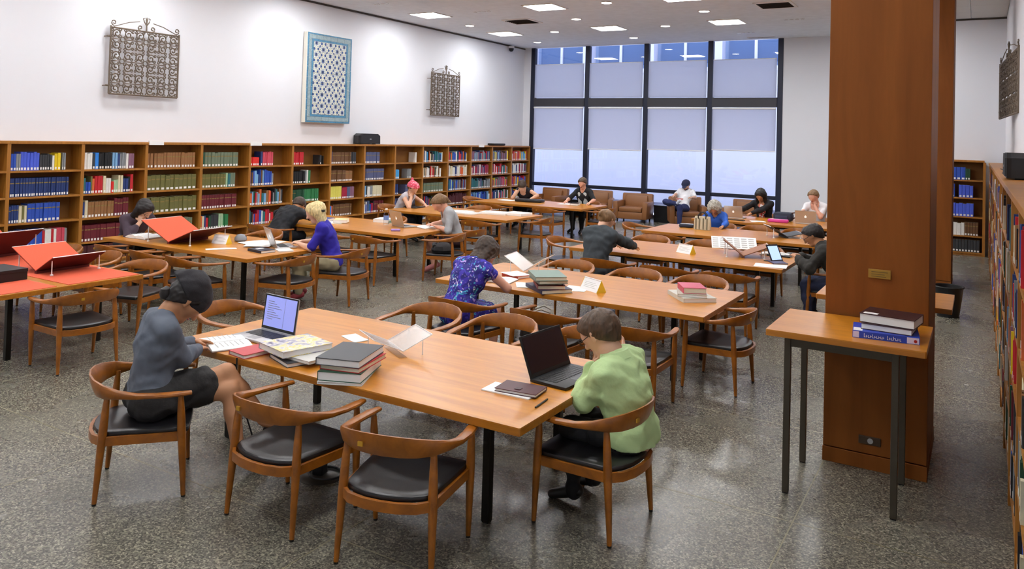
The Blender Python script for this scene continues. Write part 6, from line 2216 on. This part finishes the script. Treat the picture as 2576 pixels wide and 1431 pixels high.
# 12 woman in the grey shirt -----------------------------------------------------------------
person('woman in a heather grey T-shirt reading a magazine beside her laptop', (-7.96, 11.42), 138, cloth('heather_grey', '#a2a4a6'), cloth('plum_shorts', '#4a3238'), SK_R, lean=16, head=(32, 8, 0),
       hands={'L': (-8.14, 11.06, 0.80), 'R': (-8.44, 11.36, 0.80)}, sleeve=0.5, bott='shorts', bfrac=0.7, hair=H_LTBROWN, hstyle='ponytail', h=0.0125, seed=25, top_e=0.02, neck_open=0.03,
       legs={'L': ((-0.12, 0.46, 0.52), (0.02, 0.34, 0.10)), 'R': ((0.10, 0.47, 0.54), (-0.06, 0.40, 0.11))}, shoes=mat('pink_sandal', '#d88a8a', 0.6))


# 13 pink headband ------------------------------------------------------------------------------
def ex_band(i):
    Hc, hf, hu, hr, S = i['Hc'], i['hf'], i['hu'], i['hr'], i['SH']
    g = SDF([Hc[k] - 0.3 for k in range(3)], [Hc[k] + 0.3 for k in range(3)], 0.011)
    g.cone(Hc - hf * 0.03 * S + hu * 0.03 * S, Hc + hf * 0.018 * S + hu * 0.04 * S, 0.106 * S, 0.10 * S, 0.02)
    g.cone(Hc - hf * 0.09 * S + hu * 0.10 * S, Hc - hf * 0.10 * S + hu * 0.15 * S, 0.03 * S, 0.022 * S, 0.02)
    g.plane(Hc + hu * 0.03 * S, -hu + hf * 0.25)
    link('headscarf', g.mesh('headscarf', mat_floral('pink_scarf', '#d8405c', [('#f0a8b4', 1.2, 0.55)], 22)), i['root'])


person('woman with a pink headscarf and pale tank top resting her face on her hand', (-11.42, 14.05), -84, cloth('pale_tank', '#c4c0c8'), cloth('dark_jeans_p', '#262a3a'), SK_L, lean=25, head=(14, -18, 4),
       hands={'L': (-10.95, 14.42, 0.79), 'R': ('chin', 0.07, 0.02, -0.06)}, poles={'R': (0.2, -0.7, -1.0), 'L': (0, 0.9, -0.4)}, fdirs={'R': (-0.25, 0.1, 1)}, sleeve=0.0, hair=H_BROWN, hstyle='short', h=0.014, seed=27, neck_open=0.04, shoes=M_SHOE, extra=ex_band)


# 14 blonde woman -------------------------------------------------------------------------------------
def ex_clip(i):
    Hc, hf, hu, hr, S = i['Hc'], i['hf'], i['hu'], i['hr'], i['SH']
    c = Hc - hf * 0.07 * S + hu * 0.0 * S - hr * 0.09 * S
    MB().box(-0.02, 0.02, -0.035, 0.035, -0.015, 0.015, M=Matrix.Translation(c), bev=0.006).build('hair_clip', M_BLACK, i['root'])


person('blonde woman in a royal blue T-shirt and khaki trousers typing on a laptop', (-7.92, 8.30), 128, cloth('royal_tee', '#2a1f9a'), cloth('khaki', '#b0a584'), SK_L, lean=14, twist=2, head=(12, 14, 0),
       hands={'L': (-8.26, 7.98, 0.80), 'R': (-8.42, 8.16, 0.80)}, sleeve=0.45, bfrac=0.82, hair=H_BLOND, hstyle='bob', h=0.0115, top_e=0.019, wr=0.006, seed=29, shoes=mat('red_green_sandal', '#a8404a', 0.6), extra=ex_clip)

# 15 man in the black jacket from behind ----------------------------------------------------------------
person('man in a black jacket hunched over the table, seen from behind', (-10.66, 9.74), 0, cloth('black_jacket', '#1b1d22'), cloth('dark_slacks_m', '#1c1c22'), SK_M, lean=34, head=(40, 10, 0),
       hands={'L': (-11.0, 10.42, 0.80), 'R': (-10.26, 10.42, 0.80)}, poles={'L': (-1, 0, -0.1), 'R': (1, 0, -0.1)}, sleeve=0.96, hair=H_DKBROWN, hstyle='short', h=0.0135, top_e=0.03, wr=0.007, seed=31, shoes=M_SHOE, build=1.12)

# 16 woman in glasses --------------------------------------------------------------------------------------
person('dark-haired woman in glasses and a plum top leaning on her hand by the bookcases', (-11.40, 7.42), -100, cloth('plum_top', '#453844'), cloth('dark_trousers_g', '#24222a'), SK_L, lean=27, head=(24, 14, 0),
       hands={'L': (-10.84, 7.66, 0.79), 'R': ('chin', 0.07, 0.02, -0.05)}, poles={'R': (0.3, -0.6, -1.0)}, fdirs={'R': (-0.25, 0.15, 1)}, sleeve=0.8, hair=H_BLACK, hstyle='bob', h=0.013, seed=33, glasses=True, shoes=M_SHOE)
